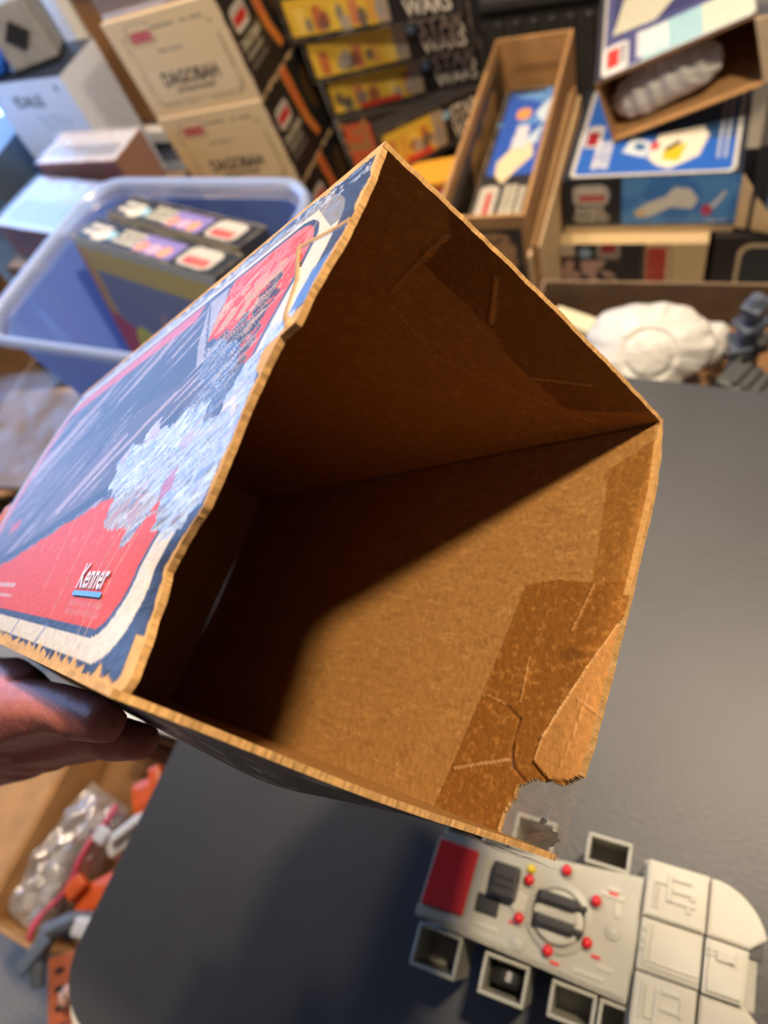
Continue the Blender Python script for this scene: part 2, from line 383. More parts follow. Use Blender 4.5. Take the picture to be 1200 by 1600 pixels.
def panel(name, posf, su, sv, outer, inner, keep=None, m_out=None, m_in=None):
    """a sheet of chipboard: posf(U,V,k) -> points, k=0 inner skin, 1 outer skin. Cells outside keep are torn away; raw edge all round"""
    U, V = np.meshgrid(su, sv); ny, nx = U.shape
    keep = np.ones((ny - 1, nx - 1), bool) if keep is None else keep
    Pi = posf(U, V, 0) ; Po = posf(U, V, 1)
    root = empty(name, None); root.parent = hb
    ii = np.arange(ny * nx).reshape(ny, nx)
    q = np.stack([ii[:-1, :-1], ii[:-1, 1:], ii[1:, 1:], ii[1:, :-1]], -1)[keep]
    def col(cv):
        if cv is None: c = np.empty((ny, nx, 4)); c[..., :3] = lin(CARD); c[..., 3] = 0.8; return c.reshape(-1, 4)
        return np.concatenate([cv.C, cv.R[..., None]], -1).reshape(-1, 4)
    base = BA
    # skins and edge are one sheet with three looks
    o1 = raw('printed_face' if outer is not None else 'outer_face', Po.reshape(-1, 3) - base, q, m_out or M['held_card'], root, col(outer), True)
    o2 = raw('inner_face', Pi.reshape(-1, 3) - base, q[:, ::-1], m_in or M['held_card'], root, col(inner), True)
    kp = np.pad(keep, 1); V_, F_, C_ = [], [], []
    r = np.random.default_rng(5)
    def strip(i0, i1):
        n = len(V_); a, b = Pi.reshape(-1, 3), Po.reshape(-1, 3)
        for P in (a[i0], a[i1], b[i1], b[i0]): V_.append(P - base)
        sh = lin(EDGE) * (0.92 + 0.16 * math.sin(i0 * 0.37) * math.sin(i0 * 0.113))
        for _ in range(4): C_.append(tuple(sh) + (0.85,))
        F_.append((n, n + 1, n + 2, n + 3))
    ys, xs = np.nonzero(keep)
    for y, x in zip(ys, xs):
        if not kp[y + 1, x]: strip(ii[y, x], ii[y + 1, x])
        if not kp[y + 1, x + 2]: strip(ii[y, x + 1], ii[y + 1, x + 1])
        if not kp[y, x + 1]: strip(ii[y, x], ii[y, x + 1])
        if not kp[y + 2, x + 1]: strip(ii[y + 1, x], ii[y + 1, x + 1])
    raw('raw_edge', V_, F_, M['held_card'], root, C_)
    return root

mm = 0.001
# --- printed main panel (left side as held). U = depth from the opening, V = height from the lower edge
su = np.concatenate([np.linspace(0, 0.11, 200)[:-1], np.linspace(0.11, BL, 240)]); sv = np.linspace(0, BH, 250)
cv = Canvas(BL, BH, (46, 44, 48), us=su, vs=sv); U, V = cv.U, cv.V
out_d = cv.rr(8 * mm, 2.5 * mm, 331 * mm, 151 * mm, 24 * mm); in_d = cv.rr(19 * mm, 8.5 * mm, 327 * mm, 145 * mm, 20 * mm)
cv.fill(out_d <= 0, (244, 226, 188)); cv.fill(in_d <= 0, (36, 34, 36)); art = in_d <= -2.2 * mm
cv.fill(art, (88, 78, 84))
pa = -0.9 * U + 0.44 * V; qa = 0.44 * U + 0.9 * V
cv.fill(art & (V > 0.095), (56, 56, 64), 0.8)
cv.fill(art & (V < 0.085) & (U > 0.12), (112, 96, 102), 0.6)
st = fbm(pa * 0.25 + 3, qa * 3.2, 40, 11)
cv.fill(art & (st > 0.64) & (U > 0.06), (186, 164, 168), 0.85); cv.fill(art & (st < 0.36) & (U > 0.06), (40, 44, 54), 0.75)
for s0, v0, s1, v1, t in ((236, 60, 175, 92, 3.0), (262, 55, 205, 86, 2.2), (205, 66, 150, 96, 1.6), (300, 40, 262, 66, 2.5)):
    cv.seg((s0 * mm, v0 * mm), (s1 * mm, v1 * mm), t * mm, (52, 54, 64), 0.85)
P_ = lambda l: [(x * mm, y * mm) for x, y in l]
redp = cv.inpoly(P_([(360, 8), (360, 20), (267, 29), (224, 33.5), (146, 46), (96, 53), (61, 54), (36, 48), (20, 40), (14, 24), (20, 4)]), 0.0015, 160, 5) & art
for q in (((285, 29), (197, 41)), ((197, 41), (144, 50)), ((144, 50), (100, 57))): cv.seg((q[0][0] * mm, q[0][1] * mm), (q[1][0] * mm, q[1][1] * mm), 4.5 * mm, (40, 38, 40))
cv.fill(redp, (238, 82, 34)); cv.speck(redp & (V > 0.036), 160, 0.62, (232, 124, 88), 3, 0.6)
redt = cv.inpoly(P_([(14, 134), (12, 106), (14, 89), (26, 82), (38, 97), (60, 106), (76, 112), (84, 143), (60, 147), (20, 146)]), 0.002, 160, 6) & art
cv.fill(redt, (232, 70, 38))
cv.speck(redt & (V > 0.112) & (V < 0.13), 210, 0.47, (214, 170, 132), 5, 0.9); cv.speck(redt & (V > 0.125), 120, 0.5, (222, 140, 140), 8, 0.6)
cv.fill(art & (V > 0.134) & (U > 0.11), (226, 92, 76), 0.85); cv.fill(art & (U > 0.312), (226, 92, 76), 0.85)
cv.poly(P_([(255, 52), (278, 49), (280, 55), (258, 58)]), (206, 70, 60))
# torn pale wedge between the red field and the grey field
cv.poly(P_([(62, 104), (74, 108), (86, 141), (104, 141), (84, 112), (70, 98)]), (176, 170, 180), 0.9)
for k in range(9): cv.seg(((64 + 4 * k) * mm, (100 + 4.2 * k) * mm), ((70 + 4 * k) * mm, (104 + 4.4 * k) * mm), 0.9 * mm, (46, 52, 66), 0.9)
# dark rubbed shapes
rub = fbm(pa * 1.6, qa * 7, 110, 21); rb2 = fbm(pa * 0.8, qa * 5, 230, 31)
dk = cv.inpoly(P_([(50, 84), (66, 62), (30, 60), (20, 74), (26, 96), (45, 110), (60, 108), (66, 94)]), 0.009, 130, 1) & art
cv.fill(dk & (rub > 0.38), (44, 50, 60), 0.95); cv.fill(dk & (rb2 > 0.56), (150, 140, 132), 0.8); cv.fill(dk & (rb2 < 0.36), (166, 186, 214), 0.8)
d2 = cv.inpoly(P_([(40, 121), (44, 117), (38, 104), (46, 94), (34, 90), (30, 102), (27, 110), (33, 121)]), 0.003, 200, 2) & art
cv.fill(d2 & (rub > 0.34), (46, 46, 52), 0.95); cv.fill(d2 & (rb2 > 0.6), (196, 160, 130), 0.9)
# rubbed-through paper near the lower opening edge, window's blue reflection painted into its tint
wh = cv.inpoly(P_([(42, 40), (62, 34), (112, 70), (78, 78), (30, 74), (4, 70), (-2, 46), (6, 38), (26, 42)]), 0.011, 110, 3)
wh |= cv.inpoly(P_([(2, 70), (22, 74), (16, 92), (2, 92)]), 0.006, 140, 4)
cv.fill(wh, (186, 202, 224), 0.92); cv.fill(wh & (rb2 > 0.58), (118, 146, 186), 0.8); cv.fill(wh & (rub > 0.64), (200, 172, 184), 0.7); cv.fill(wh & (rub < 0.36), (222, 232, 242), 0.9); cv.fill(wh & (fbm(U, V, 50, 37) > 0.62), (206, 160, 168), 0.5)
cv.poly(P_([(30, 50), (36, 46), (40, 52), (34, 58)]), (196, 84, 96), 0.8)
cv.R = np.where(wh | dk, 0.42, cv.R); cv.R = np.where(art & ~wh & ~dk, 0.5, cv.R); cv.R = np.where(redt | redp, 0.6, cv.R)
cv.Hh += np.where(wh | dk | d2, (rb2 - 0.5) * 0.0009, 0)
# scratches, blue rubbed corner, white letter remains on the top margin
bl = cv.inpoly(P_([(-2, 92), (8, 92), (9, 108), (0, 112)])); cv.fill(bl, (78, 124, 190), 0.9)
top = (V > 0.147) | ((V > 0.128) & (U < 0.012 + (V - 0.128) * 0.9))
cv.fill(top, (52, 68, 96), 0.7); cv.fill(top & (fbm(U, V * 2, 240, 41) > 0.6) & (V > 0.146), (206, 210, 216), 0.9); cv.fill(top & (fbm(U * 0.4, V * 2, 260, 44) > 0.66), (140, 168, 206), 0.7)
cv.fill((fbm(pa * 0.2, qa * 5, 120, 61) > 0.72) & art & ~redp, (214, 204, 202), 0.6)
for s0, v0, s1, v1 in ((44, 2, 38, 40), (50, 2, 49, 48), (56, 42, 60, 20), (30, 120, 22, 150), (120, 20, 128, 50), (90, 12, 94, 44)):
    cv.seg((s0 * mm, v0 * mm), (s1 * mm, v1 * mm), 0.7 * mm, (226, 178, 136), 0.8)
# small print on the red field, too small to read
cv.glyphs(180 * mm, 20.2 * mm, 236 * mm, 22.6 * mm, (226, 196, 190), 3, 1); cv.glyphs(176 * mm, 15.4 * mm, 236 * mm, 17.6 * mm, (226, 196, 190), 4, 1)
cv.glyphs(38 * mm, 13 * mm, 76 * mm, 18 * mm, (222, 128, 116), 5, 2, k=0.7)
# pale marks on the cream band
for s0 in (95, 140, 190, 240): cv.seg((s0 * mm, 3 * mm), ((s0 - 4) * mm, 8 * mm), 3 * mm, (140, 136, 168), 0.6)
# torn crack and bare board
for q in (((29, 130), (6, 123)), ((6, 123), (0, 121)), ((29, 130), (16, 108)), ((16, 108), (9, 92)), ((9, 92), (3, 86))):
    m_ = np.zeros(U.shape, bool)
    c0 = cv.C.copy(); cv.seg((q[0][0] * mm, q[0][1] * mm), (q[1][0] * mm, q[1][1] * mm), 1.9 * mm, (206, 164, 104))
    ch = np.any(c0 != cv.C, -1); cv.Hh += np.where(ch, 0.0005, 0); cv.R = np.where(ch, 0.85, cv.R)
bare = (V < 0.0026 * (fbm(U, V * 0, 330, 71) * 2.2 - 0.45)) | (V > BH - 0.0035 * (fbm(U, V * 0, 90, 72) * 2.4 - 1.15)) | (U < 0.0022 * (fbm(U * 0, V, 120, 73) * 2.0 - 0.35))
bare |= (V < 0.012) & (U < 0.006) | ((np.hypot(U - 0.0, V - 0.083) < 0.008))
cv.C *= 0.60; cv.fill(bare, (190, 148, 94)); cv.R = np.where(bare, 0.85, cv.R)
ov = np.array([-1, 3, 9.6, 16.8, 28, 34.5, 42.2, 47.6, 60, 72.4, 83.5, 85.5, 100, 110, 123, 137, 156]) * mm
os_ = np.array([5, 4, 8.4, 13, 15, 10.6, 2.9, 0.4, -1.2, -4, -7, -13, -13, -12, -8, -5, 0]) * mm
jit = np.convolve(np.random.default_rng(3).normal(0, 1, 412), np.ones(13) / 13 ** 0.5, 'valid') * 0.3
def off(v, vv, oo): return np.interp(v, vv, oo)
def posAD(U, V, k):
    vn = V / BH; s = U + off(V, ov, os_) * np.exp(-U / 0.05) + np.exp(-U / 0.002) * 0.0007 * np.interp(V, np.linspace(0, BH, 400), jit)
    bul = 4 * vn * (1 - vn) * (0.001 + 0.0025 * np.clip(s / BL, 0, 1)) + 0.004 * np.exp(-((V - 0.09) / 0.03) ** 2) * np.exp(-U / 0.03)
    h = cv.Hh * k
    av = -T * k - bul - h
    av = av + 0.004 * np.exp(-((V - 0.018) / 0.02) ** 2) * np.exp(-U / 0.02)
    return BA + av[..., None] * ea + (BH - V)[..., None] * eb + s[..., None] * ec
pAD = panel('main_panel', posAD, su, sv, cv, None, m_out=M['held_print'])
# maker's lettering and its blue underline on the main panel
def on_AD(P2):   # (s,v) -> local point slightly proud of the print
    P2 = np.asarray(P2, float); s, v = P2[:, 0], P2[:, 1]
    p = posAD(s[None], v[None] * 1.0, 0)[0] if False else None
    vn = v / BH; ss = s + off(v, ov, os_) * np.exp(-s / 0.05)
    bul = 4 * vn * (1 - vn) * (0.001 + 0.0025 * np.clip(ss / BL, 0, 1)) + 0.004 * np.exp(-((v - 0.09) / 0.03) ** 2) * np.exp(-s / 0.03)
    av = -T - bul - 0.0005 + 0.004 * np.exp(-((v - 0.018) / 0.02) ** 2) * np.exp(-s / 0.02)
    return av[:, None] * ea + (BH - v)[:, None] * eb + ss[:, None] * ec
M['lettering_white'] = mat('worn_white_ink', (190, 186, 178), 0.55, 0.1, 200)
def text_AD(name, s, s_left, v0, w, h, material):
    v, f = text_verts(s); lo = v.min(0); sz = v.max(0) - lo; p = (v - lo) / np.maximum(sz, 1e-6)
    return raw(name, on_AD(np.stack([s_left - p[:, 0] * w, v0 + p[:, 1] * h], 1)), f, material, pAD)
text_AD('maker_lettering', 'Kenner', 0.073, 0.0212, 0.031, 0.0080, M['lettering_white'])
uu = np.linspace(0.0735, 0.0415, 14)
raw('lettering_underline', on_AD(np.concatenate([np.stack([uu, np.full(14, 0.0190)], 1), np.stack([uu, np.full(14, 0.0205)], 1)])), [(i, i + 1, i + 15, i + 14) for i in range(13)], M['blue_ink'], pAD)

# --- right panel: its inside is the large lit face. U = depth, V = distance from the upper corner
su2 = np.concatenate([np.linspace(0, 0.06, 120)[:-1], np.linspace(0.06, BL, 90)]); sv2 = np.linspace(0, BH, 260)
c2 = Canvas(BL, BH, CARD, us=su2, vs=sv2); U2, V2 = c2.U, c2.V; c2.R[:] = 0.8
c2.fill(fbm(U2 * 0.6, V2 * 2, 300, 81) > 0.66, (192, 144, 84), 0.5); c2.fill(fbm(U2 * 0.6, V2 * 2, 260, 82) < 0.34, (140, 96, 48), 0.45)
band = c2.inpoly(P_([(-1, 6), (20, 18), (16, 53), (15.5, 66), (-1, 67)])); c2.fill(band, (142, 94, 40), 0.8)
tape = c2.inpoly(P_([(45, 66.5), (50, 112), (55, 157), (-1, 157), (-1, 64), (12, 65.5), (30, 64)])); c2.fill(tape, (134, 84, 32), 0.85); c2.R = np.where(tape | band, 0.42, c2.R)
c2.fill((tape | band) & (fbm(U2, V2 * 1.5, 420, 83) > 0.64), (176, 122, 60), 0.6)
flap = c2.inpoly(P_([(-1, 77), (8, 97), (14, 112), (17.5, 123), (17.5, 131), (10, 135), (-1, 133)])); c2.fill(flap, (184, 132, 74), 0.9); c2.R = np.where(flap, 0.6, c2.R)
c2.Hh += np.where(flap, 0.0012, 0) + np.where(tape, 0.0002, 0)
for q, t_, cc in (((( -1, 77), (8, 97)), 0.9, (214, 170, 116)), (((8, 97), (17, 122)), 1.1, (216, 172, 118)), (((17, 122), (17.5, 131)), 0.8, (204, 158, 100)), (((47.6, 111.8), (37, 114)), 0.6, (196, 146, 84)),
                 (((37, 114), (29, 118)), 0.8, (92, 56, 22)), (((29, 118), (28.7, 127)), 0.7, (100, 62, 26)), (((28.7, 127), (26, 134)), 1.0, (84, 50, 20)), (((26, 134), (18, 138)), 0.8, (84, 50, 20)),
                 (((51, 140.5), (28, 132.4)), 1.2, (190, 146, 96)), (((33, 96), (31, 112)), 0.6, (190, 144, 90)), (((14, 66), (18, 84)), 0.7, (188, 142, 88)), (((5, 106), (7, 130)), 0.4, (192, 144, 90)), (((-1, 112), (8, 108)), 0.6, (194, 148, 96))):
    c0 = c2.C.copy(); c2.seg((q[0][0] * mm, q[0][1] * mm), (q[1][0] * mm, q[1][1] * mm), t_ * mm, cc, 0.85)
    c2.Hh += np.where(np.any(c0 != c2.C, -1), 0.0005 if cc[0] > 150 else -0.0004, 0)
c2.ell(16 * mm, 92.5 * mm, 4.6 * mm, 2.3 * mm, (104, 66, 30), 0.6)
c2.fill((U2 < 0.0022) & (V2 < 0.07), (190, 146, 88), 0.9); c2.fill((V2 < 0.0016), (120, 80, 40), 0.8)
cx2 = (su2[:-1] + su2[1:]) / 2; cy2 = (sv2[:-1] + sv2[1:]) / 2
tmp = Canvas(1, 1, (0, 0, 0), us=cx2, vs=cy2); wob = (fbm(tmp.U, tmp.V, 300, 90) - 0.5) * 0.004
tmp.U = tmp.U + wob; tmp.V = tmp.V + wob
keep2 = ~tmp.inpoly(P_([(-9, 130.5), (0, 131), (5, 135), (15, 135.3), (21, 139), (23, 147), (25.5, 170), (-9, 170)]))
bv = np.array([0, 12, 28, 60, 120, 156]) * mm; bo = np.array([0, -2, -3.4, -3.4, -3.5, -1.3]) * mm
def posBC(U, V, k):
    s = U + off(V, bv, bo) * np.exp(-U / 0.03) + np.exp(-U / 0.0015) * 0.00035 * np.interp(V, np.linspace(0, BH, 400), jit[::-1])
    av = BW + T * k - (1 - k) * c2.Hh + 0.002 * np.sin(math.pi * V / BH)
    return BA + av[..., None] * ea + V[..., None] * eb + s[..., None] * ec
panel('side_panel', posBC, su2, sv2, None, c2, keep2)

# --- upper panel (inside in shade). U = depth, V = from the left corner
su3 = np.concatenate([np.linspace(0, 0.07, 90)[:-1], np.linspace(0.07, BL, 60)]); sv3 = np.linspace(-T, BW + T, 200)
c3 = Canvas(BL, BW, CARD, us=su3, vs=sv3); c3.R[:] = 0.78
c3.fill(fbm(c3.U, c3.V, 260, 101) > 0.66, (186, 138, 80), 0.45)
tp = c3.inpoly(P_([(-1, 22), (7, 32), (25, 36.5), (26, 62.6), (26, 73), (31, 86), (31, 121), (21, 126.5), (-1, 134)])); c3.fill(tp, (122, 76, 30), 0.85); c3.R = np.where(tp, 0.3, c3.R)
for q, t_, cc in ((((53, 43), (59, 74)), 0.6, (206, 160, 104)), (((59, 74), (50, 95)), 0.6, (206, 160, 104)), (((50, 95), (25, 132)), 0.6, (206, 160, 104)), (((8, 31), (21, 33)), 1.8, (190, 140, 84)), (((21, 33), (47, 39)), 1.2, (178, 130, 74)),
                 (((7, 53), (24, 69)), 1.8, (190, 140, 84)), (((31, 100), (12, 112)), 1.4, (186, 138, 80))):
    c0 = c3.C.copy(); c3.seg((q[0][0] * mm, q[0][1] * mm), (q[1][0] * mm, q[1][1] * mm), t_ * mm, cc, 0.9); c3.Hh += np.where(np.any(c0 != c3.C, -1), 0.0006, 0)
def posAB(U, V, k):
    s = U + np.exp(-U / 0.0015) * 0.0004 * np.interp(V, np.linspace(0, BW, 400), jit)
    bv_ = -T * k - 0.0015 * np.sin(math.pi * np.clip(V / BW, 0, 1)) + (1 - k) * c3.Hh
    return BA + V[..., None] * ea + bv_[..., None] * eb + s[..., None] * ec
panel('upper_panel', posAB, su3, sv3, None, c3)

# --- lower panel (outside seen as a dark sliver)
su4 = np.concatenate([np.linspace(0, 0.05, 50)[:-1], np.linspace(0.05, BL, 60)]); sv4 = np.linspace(-T, BW + T, 160)
c4 = Canvas(BL, BW, (40, 40, 48), us=su4, vs=sv4); c4.R[:] = 0.4
c4.fill(fbm(c4.U * 3, c4.V * 0.7, 60, 111) > 0.56, (96, 74, 80), 0.8); c4.fill(fbm(c4.U * 3, c4.V * 0.8, 90, 112) > 0.63, (180, 172, 170), 0.7); c4.fill(fbm(c4.U * 3, c4.V, 60, 113) < 0.34, (34, 40, 58), 0.9)
c4.fill(c4.U < 0.0012, (190, 150, 96), 0.9)
def posCD(U, V, k):
    s = U + np.exp(-U / 0.002) * 0.0006 * np.interp(V, np.linspace(0, BW, 400), jit[::-1]) + np.interp(V, [0, 0.01, 0.02], [0.004, 0.001, 0]) * np.exp(-U / 0.01)
    vb = BH + T * k + 0.0075 * np.sin(math.pi * np.clip(V / BW, 0, 1)) ** 2 * np.clip(U / 0.05, 0, 1) * np.clip((BL - U) / 0.1, 0, 1) + 0.0012 * np.sin(math.pi * np.clip(V / BW, 0, 1)) ** 2
    return BA + V[..., None] * ea + vb[..., None] * eb + s[..., None] * ec
panel('lower_panel', posCD, su4, sv4, c4, None, m_out=M['held_print'])
# --- far end, closed
su5 = np.linspace(0, BW, 16); sv5 = np.linspace(-0.001, BH + 0.001, 48)
def posEnd(U, V, k):
    s = BL - 0.004 + T * k + 0 * U; vn = (BH - V) / BH
    av = U - (1 - U / BW) * (4 * vn * (1 - vn) * 0.0035 + 0.0012) + (U / BW) * 0.0012
    return BA + av[..., None] * ea + V[..., None] * eb + s[..., None] * ec
panel('end_panel', posEnd, su5, sv5, None, None)
# --- clear tape bridging the torn corner
M['tape'] = film('clear_packing_tape', tint=(190, 186, 178), gloss=0.22, diffuse=0.16, rough=0.1, bump=1.0, bscale=90)
gu = np.linspace(-0.003, 0.026, 26); gv = np.linspace(0.1295, BH + 0.001, 26); GU, GV = np.meshgrid(gu, gv)
wr = (fbm(GU, GV, 120, 121) - 0.5) * 0.003
TP = (BW + 0.001 + wr)[..., None] * ea + GV[..., None] * eb + (GU + off(GV, bv, bo) * 0)[..., None] * ec
ii = np.arange(26 * 26).reshape(26, 26); q = np.stack([ii[:-1, :-1], ii[:-1, 1:], ii[1:, 1:], ii[1:, :-1]], -1).reshape(-1, 4)
raw('clear_tape', TP.reshape(-1, 3), q, M['tape'], hb, smooth=True)
gv = np.linspace(BW - 0.035, BW + 0.001, 26); GU, GV = np.meshgrid(gu, gv)
TP = GV[..., None] * ea + (BH + T + 0.0008 + (fbm(GU, GV, 120, 122) - 0.5) * 0.002 + 0.0012)[..., None] * eb + GU[..., None] * ec
raw('clear_tape', TP.reshape(-1, 3), q, M['tape'], hb, smooth=True)
# scraps of black print paper stuck to the tape
M['scrap'] = mat('black_paper_scrap', (40, 38, 38), 0.6, 0.3, 200)
for k, (s0, v0, r0) in enumerate(((0.004, 0.1512, 0.0045), (0.0105, 0.1522, 0.0035), (0.008, 0.1475, 0.0018))):
    pts = []
    for j in range(14):
        a = 2 * math.pi * j / 14; r = r0 * random.uniform(0.6, 1.15); pts.append((BW + 0.0022) * ea + (v0 + 0.7 * r * math.sin(a)) * eb + (s0 + r * math.cos(a)) * ec)
    raw('paper_scrap', pts, [tuple(range(14))], M['scrap'], hb)

# ================================================================== HAND holding the box
M['skin'] = mat('skin', (168, 96, 78), 0.5, 0.12, 60, 0.2, 350, spec=0.15)
M['nail'] = mat('fingernail', (214, 160, 146), 0.3)
def blob_chain(bm, pts, rad, step=0.0025):
    for (p, r0), (q, r1) in zip(zip(pts, rad), list(zip(pts, rad))[1:]):
        p, q = Vector(p), Vector(q); n = max(1, int((q - p).length / step))
        for k in range(n + 1):
            t = k / n; r = r0 + (r1 - r0) * t
            bmesh.ops.create_icosphere(bm, subdivisions=1 if r < 0.02 else 2, radius=r, matrix=Matrix.Translation(p.lerp(q, t)))
def HP(a, b, c): return Vector(tuple(a * ea + (BH + b) * eb + c * ec))
bm = bmesh.new()
DA, DC = 0.010, 0.004
H2 = lambda a, b, c: HP(a + DA, b, c + DC)
blob_chain(bm, [H2(0.010, 0.0105, 0.064), H2(0.010, 0.0125, 0.088), H2(0.011, 0.0150, 0.120), H2(0.014, 0.022, 0.168), H2(0.02, 0.034, 0.235)], [0.0074, 0.0094, 0.0106, 0.0150, 0.021])
blob_chain(bm, [H2(0.032, 0.0145, 0.092), H2(0.032, 0.0175, 0.112), H2(0.034, 0.021, 0.146), H2(0.037, 0.028, 0.188), H2(0.035, 0.038, 0.245)], [0.0076, 0.0096, 0.0108, 0.0150, 0.021])
blob_chain(bm, [H2(0.052, 0.0165, 0.136), H2(0.052, 0.0195, 0.154), H2(0.053, 0.023, 0.184), H2(0.054, 0.030, 0.216), H2(0.046, 0.042, 0.262)], [0.0068, 0.0086, 0.0096, 0.0130, 0.018])
blob_chain(bm, [H2(0.070, 0.0165, 0.182), H2(0.070, 0.0190, 0.198), H2(0.069, 0.023, 0.222), H2(0.066, 0.030, 0.247), H2(0.052, 0.043, 0.285)], [0.0058, 0.0072, 0.0080, 0.0106, 0.016])
blob_chain(bm, [H2(0.014, 0.0195, 0.19), H2(0.018, 0.021, 0.25), H2(0.02, 0.030, 0.31)], [0.015, 0.0175, 0.020], 0.004)
blob_chain(bm, [HP(0.001, -0.072, 0.3470), HP(-0.001, -0.050, 0.3490), HP(0.002, -0.014, 0.3500), HP(0.010, 0.018, 0.342), HP(0.028, 0.042, 0.305)], [0.0080, 0.0102, 0.0104, 0.0130, 0.021], 0.0035)
blob_chain(bm, [H2(0.026, 0.036, 0.240), H2(0.03, 0.048, 0.29), H2(0.026, 0.070, 0.34)], [0.021, 0.024, 0.024], 0.005)
blob_chain(bm, [H2(0.044, 0.040, 0.250), H2(0.042, 0.054, 0.30), H2(0.03, 0.074, 0.345)], [0.019, 0.021, 0.022], 0.005)
blob_chain(bm, [H2(0.026, 0.074, 0.34), H2(0.022, 0.13, 0.40), H2(0.01, 0.30, 0.50)], [0.026, 0.031, 0.042], 0.012)
ho = bm_obj('person', bm, M['skin'], None, True)
ho.location = tuple(BA)
tag(ho, 'bare hand and forearm gripping the lower far corner of the worn box', 'person')
rm = ho.modifiers.new('remesh', 'REMESH'); rm.mode = 'VOXEL'; rm.voxel_size = 0.0016; rm.use_smooth_shade = True
sm = ho.modifiers.new('smooth', 'SMOOTH'); sm.factor = 0.6; sm.iterations = 8
bm = bmesh.new(); bmesh.ops.create_uvsphere(bm, u_segments=14, v_segments=8, radius=1.0)
nx_, ny_, nz_ = Vector(tuple(ea)), Vector(tuple(eb)), Vector(tuple(ec))
bmesh.ops.transform(bm, matrix=Matrix(((0.0068, 0, 0), (0, 0.0085, 0), (0, 0, 0.002))).to_4x4(), verts=bm.verts)
R3 = Matrix((nx_, ny_, nz_)).transposed().to_4x4()
bmesh.ops.transform(bm, matrix=Matrix.Translation(HP(0.001, -0.070, 0.3545)) @ R3, verts=bm.verts)
bm_obj('thumb_nail', bm, M['nail'], ho, True)

# ================================================================== TOY VEHICLE on the table
M['toy'] = mat('warm_grey_plastic', (172, 170, 156), 0.42, 0.05, 30, 0.06, 200)
M['toy_pale'] = mat('pale_grey_plastic', (186, 183, 168), 0.42, 0.05, 30, 0.06, 200)
M['toy_red'] = mat('red_plastic', (214, 36, 40), 0.4, 0.1, 40)
M['toy_black'] = mat('black_plastic', (34, 34, 35), 0.4, 0.2, 60)
M['toy_yellow'] = mat('yellow_plastic', (226, 196, 40), 0.4)
tv = empty('toy_vehicle', Matrix.Translation((-0.03, 0.0, 0.7402)) @ Matrix.Rotation(math.radians(4), 4, 'Z'))
tag(tv, 'grey plastic toy vehicle with side bins and red panel lying on the table', 'toy')
def mmb(name, x0, y0, z0, x1, y1, z1, m, parent=tv, bev=1.2, rz=0.0):
    return box(name, ((x0 + x1) / 2000, (y0 + y1) / 2000, (z0 + z1) / 2000), ((x1 - x0) / 1000, (y1 - y0) / 1000, (z1 - z0) / 1000), m, parent, rz=rz, bevel=bev / 1000)
def mprism(name, pts, z0, z1, m, parent=tv, bev=0.0):
    bm = bmesh.new(); add_prism(bm, [(x / 1000, y / 1000) for x, y in pts], z0 / 1000, z1 / 1000)
    if bev:
        bmesh.ops.recalc_face_normals(bm, faces=bm.faces)
        bmesh.ops.bevel(bm, geom=[e for e in bm.edges if min(v.co.z for v in e.verts) > z1 / 1000 - 1e-6], offset=bev / 1000, segments=2, affect='EDGES')
    return bm_obj(name, bm, m, parent)
def mcyl(name, x, y, z0, z1, r, m, parent=tv, n=20, r1=None, dome=False):
    bm = bmesh.new(); r1 = r if r1 is None else r1
    pr = [(r / 1000, z0 / 1000), (r / 1000, z1 / 1000 - 0.0004), (r1 / 1000 * 0.85, z1 / 1000)]
    if dome: pr = [(r / 1000, z0 / 1000)] + [(r / 1000 * math.cos(a), z1 / 1000 + (r / 1000) * 0.8 * math.sin(a)) for a in np.linspace(0, 1.5, 6)]
    add_lathe(bm, pr, n, Matrix.Translation((x / 1000, y / 1000, 0))); return bm_obj(name, bm, m, parent, dome)
mprism('hull', [(-95, -24), (42, -30), (46, 38), (-93, 24)], 2, 78, M['toy'])
deck = mprism('deck', [(-97, -27), (44, -33), (47, 40.5), (-94, 27)], 78, 90, M['toy'], bev=1.5)
mprism('deck_step', [(-62, -25.5), (43, -30.5), (45, 38), (-60, 25)], 90, 91.2, M['toy'], deck, bev=0.5)
mprism('red_panel', [(-94.5, -18.5), (-65, -17.5), (-63, 24), (-91.5, 25)], 89, 93.5, M['toy_red'], bev=1.0)
mprism('rail', [(-97, -26), (-65, -24.5), (-65, -18.5), (-97, -19.5)], 89, 92, M['toy'], bev=0.6)
mprism('rail', [(-62.5, -24), (-59.5, -24), (-57, 25), (-60, 25)], 90, 93.5, M['toy'], bev=0.6)
# open side bins
def side_bin(x0, x1, y0, y1, z1=84, depth=58, t=2.4):
    r = empty('side_bin'); r.parent = tv
    z0 = z1 - depth
    bm = bmesh.new()
    for a in ((x0, y0, x1, y0 + t), (x0, y1 - t, x1, y1), (x0, y0 + t, x0 + t, y1 - t), (x1 - t, y0 + t, x1, y1 - t)):
        add_box(bm, ((a[0] + a[2]) / 2000, (a[1] + a[3]) / 2000, (z0 + z1) / 2000), ((a[2] - a[0]) / 1000, (a[3] - a[1]) / 1000, depth / 1000), bevel=0.0006, seg=1)
    bm_obj('bin_wall', bm, M['toy'], r)
    mmb('bin_floor', x0 + t, y0 + t, z0, x1 - t, y1 - t, z0 + 2.5, M['toy'], r, 0)
    return r
for x0, x1, ya, yb in ((-94, -62, -56.5, -30), (-46, -15.5, -57, -32.5), (-1, 27.5, -55, -34), (29, 50, -56, -34.5)): side_bin(x0, x1, ya, yb)
for x0, x1, ya, yb in ((-92, -62, 29, 55), (-44, -15, 34, 58), (6.5, 36, 39.5, 59)): side_bin(x0, x1, ya, yb)
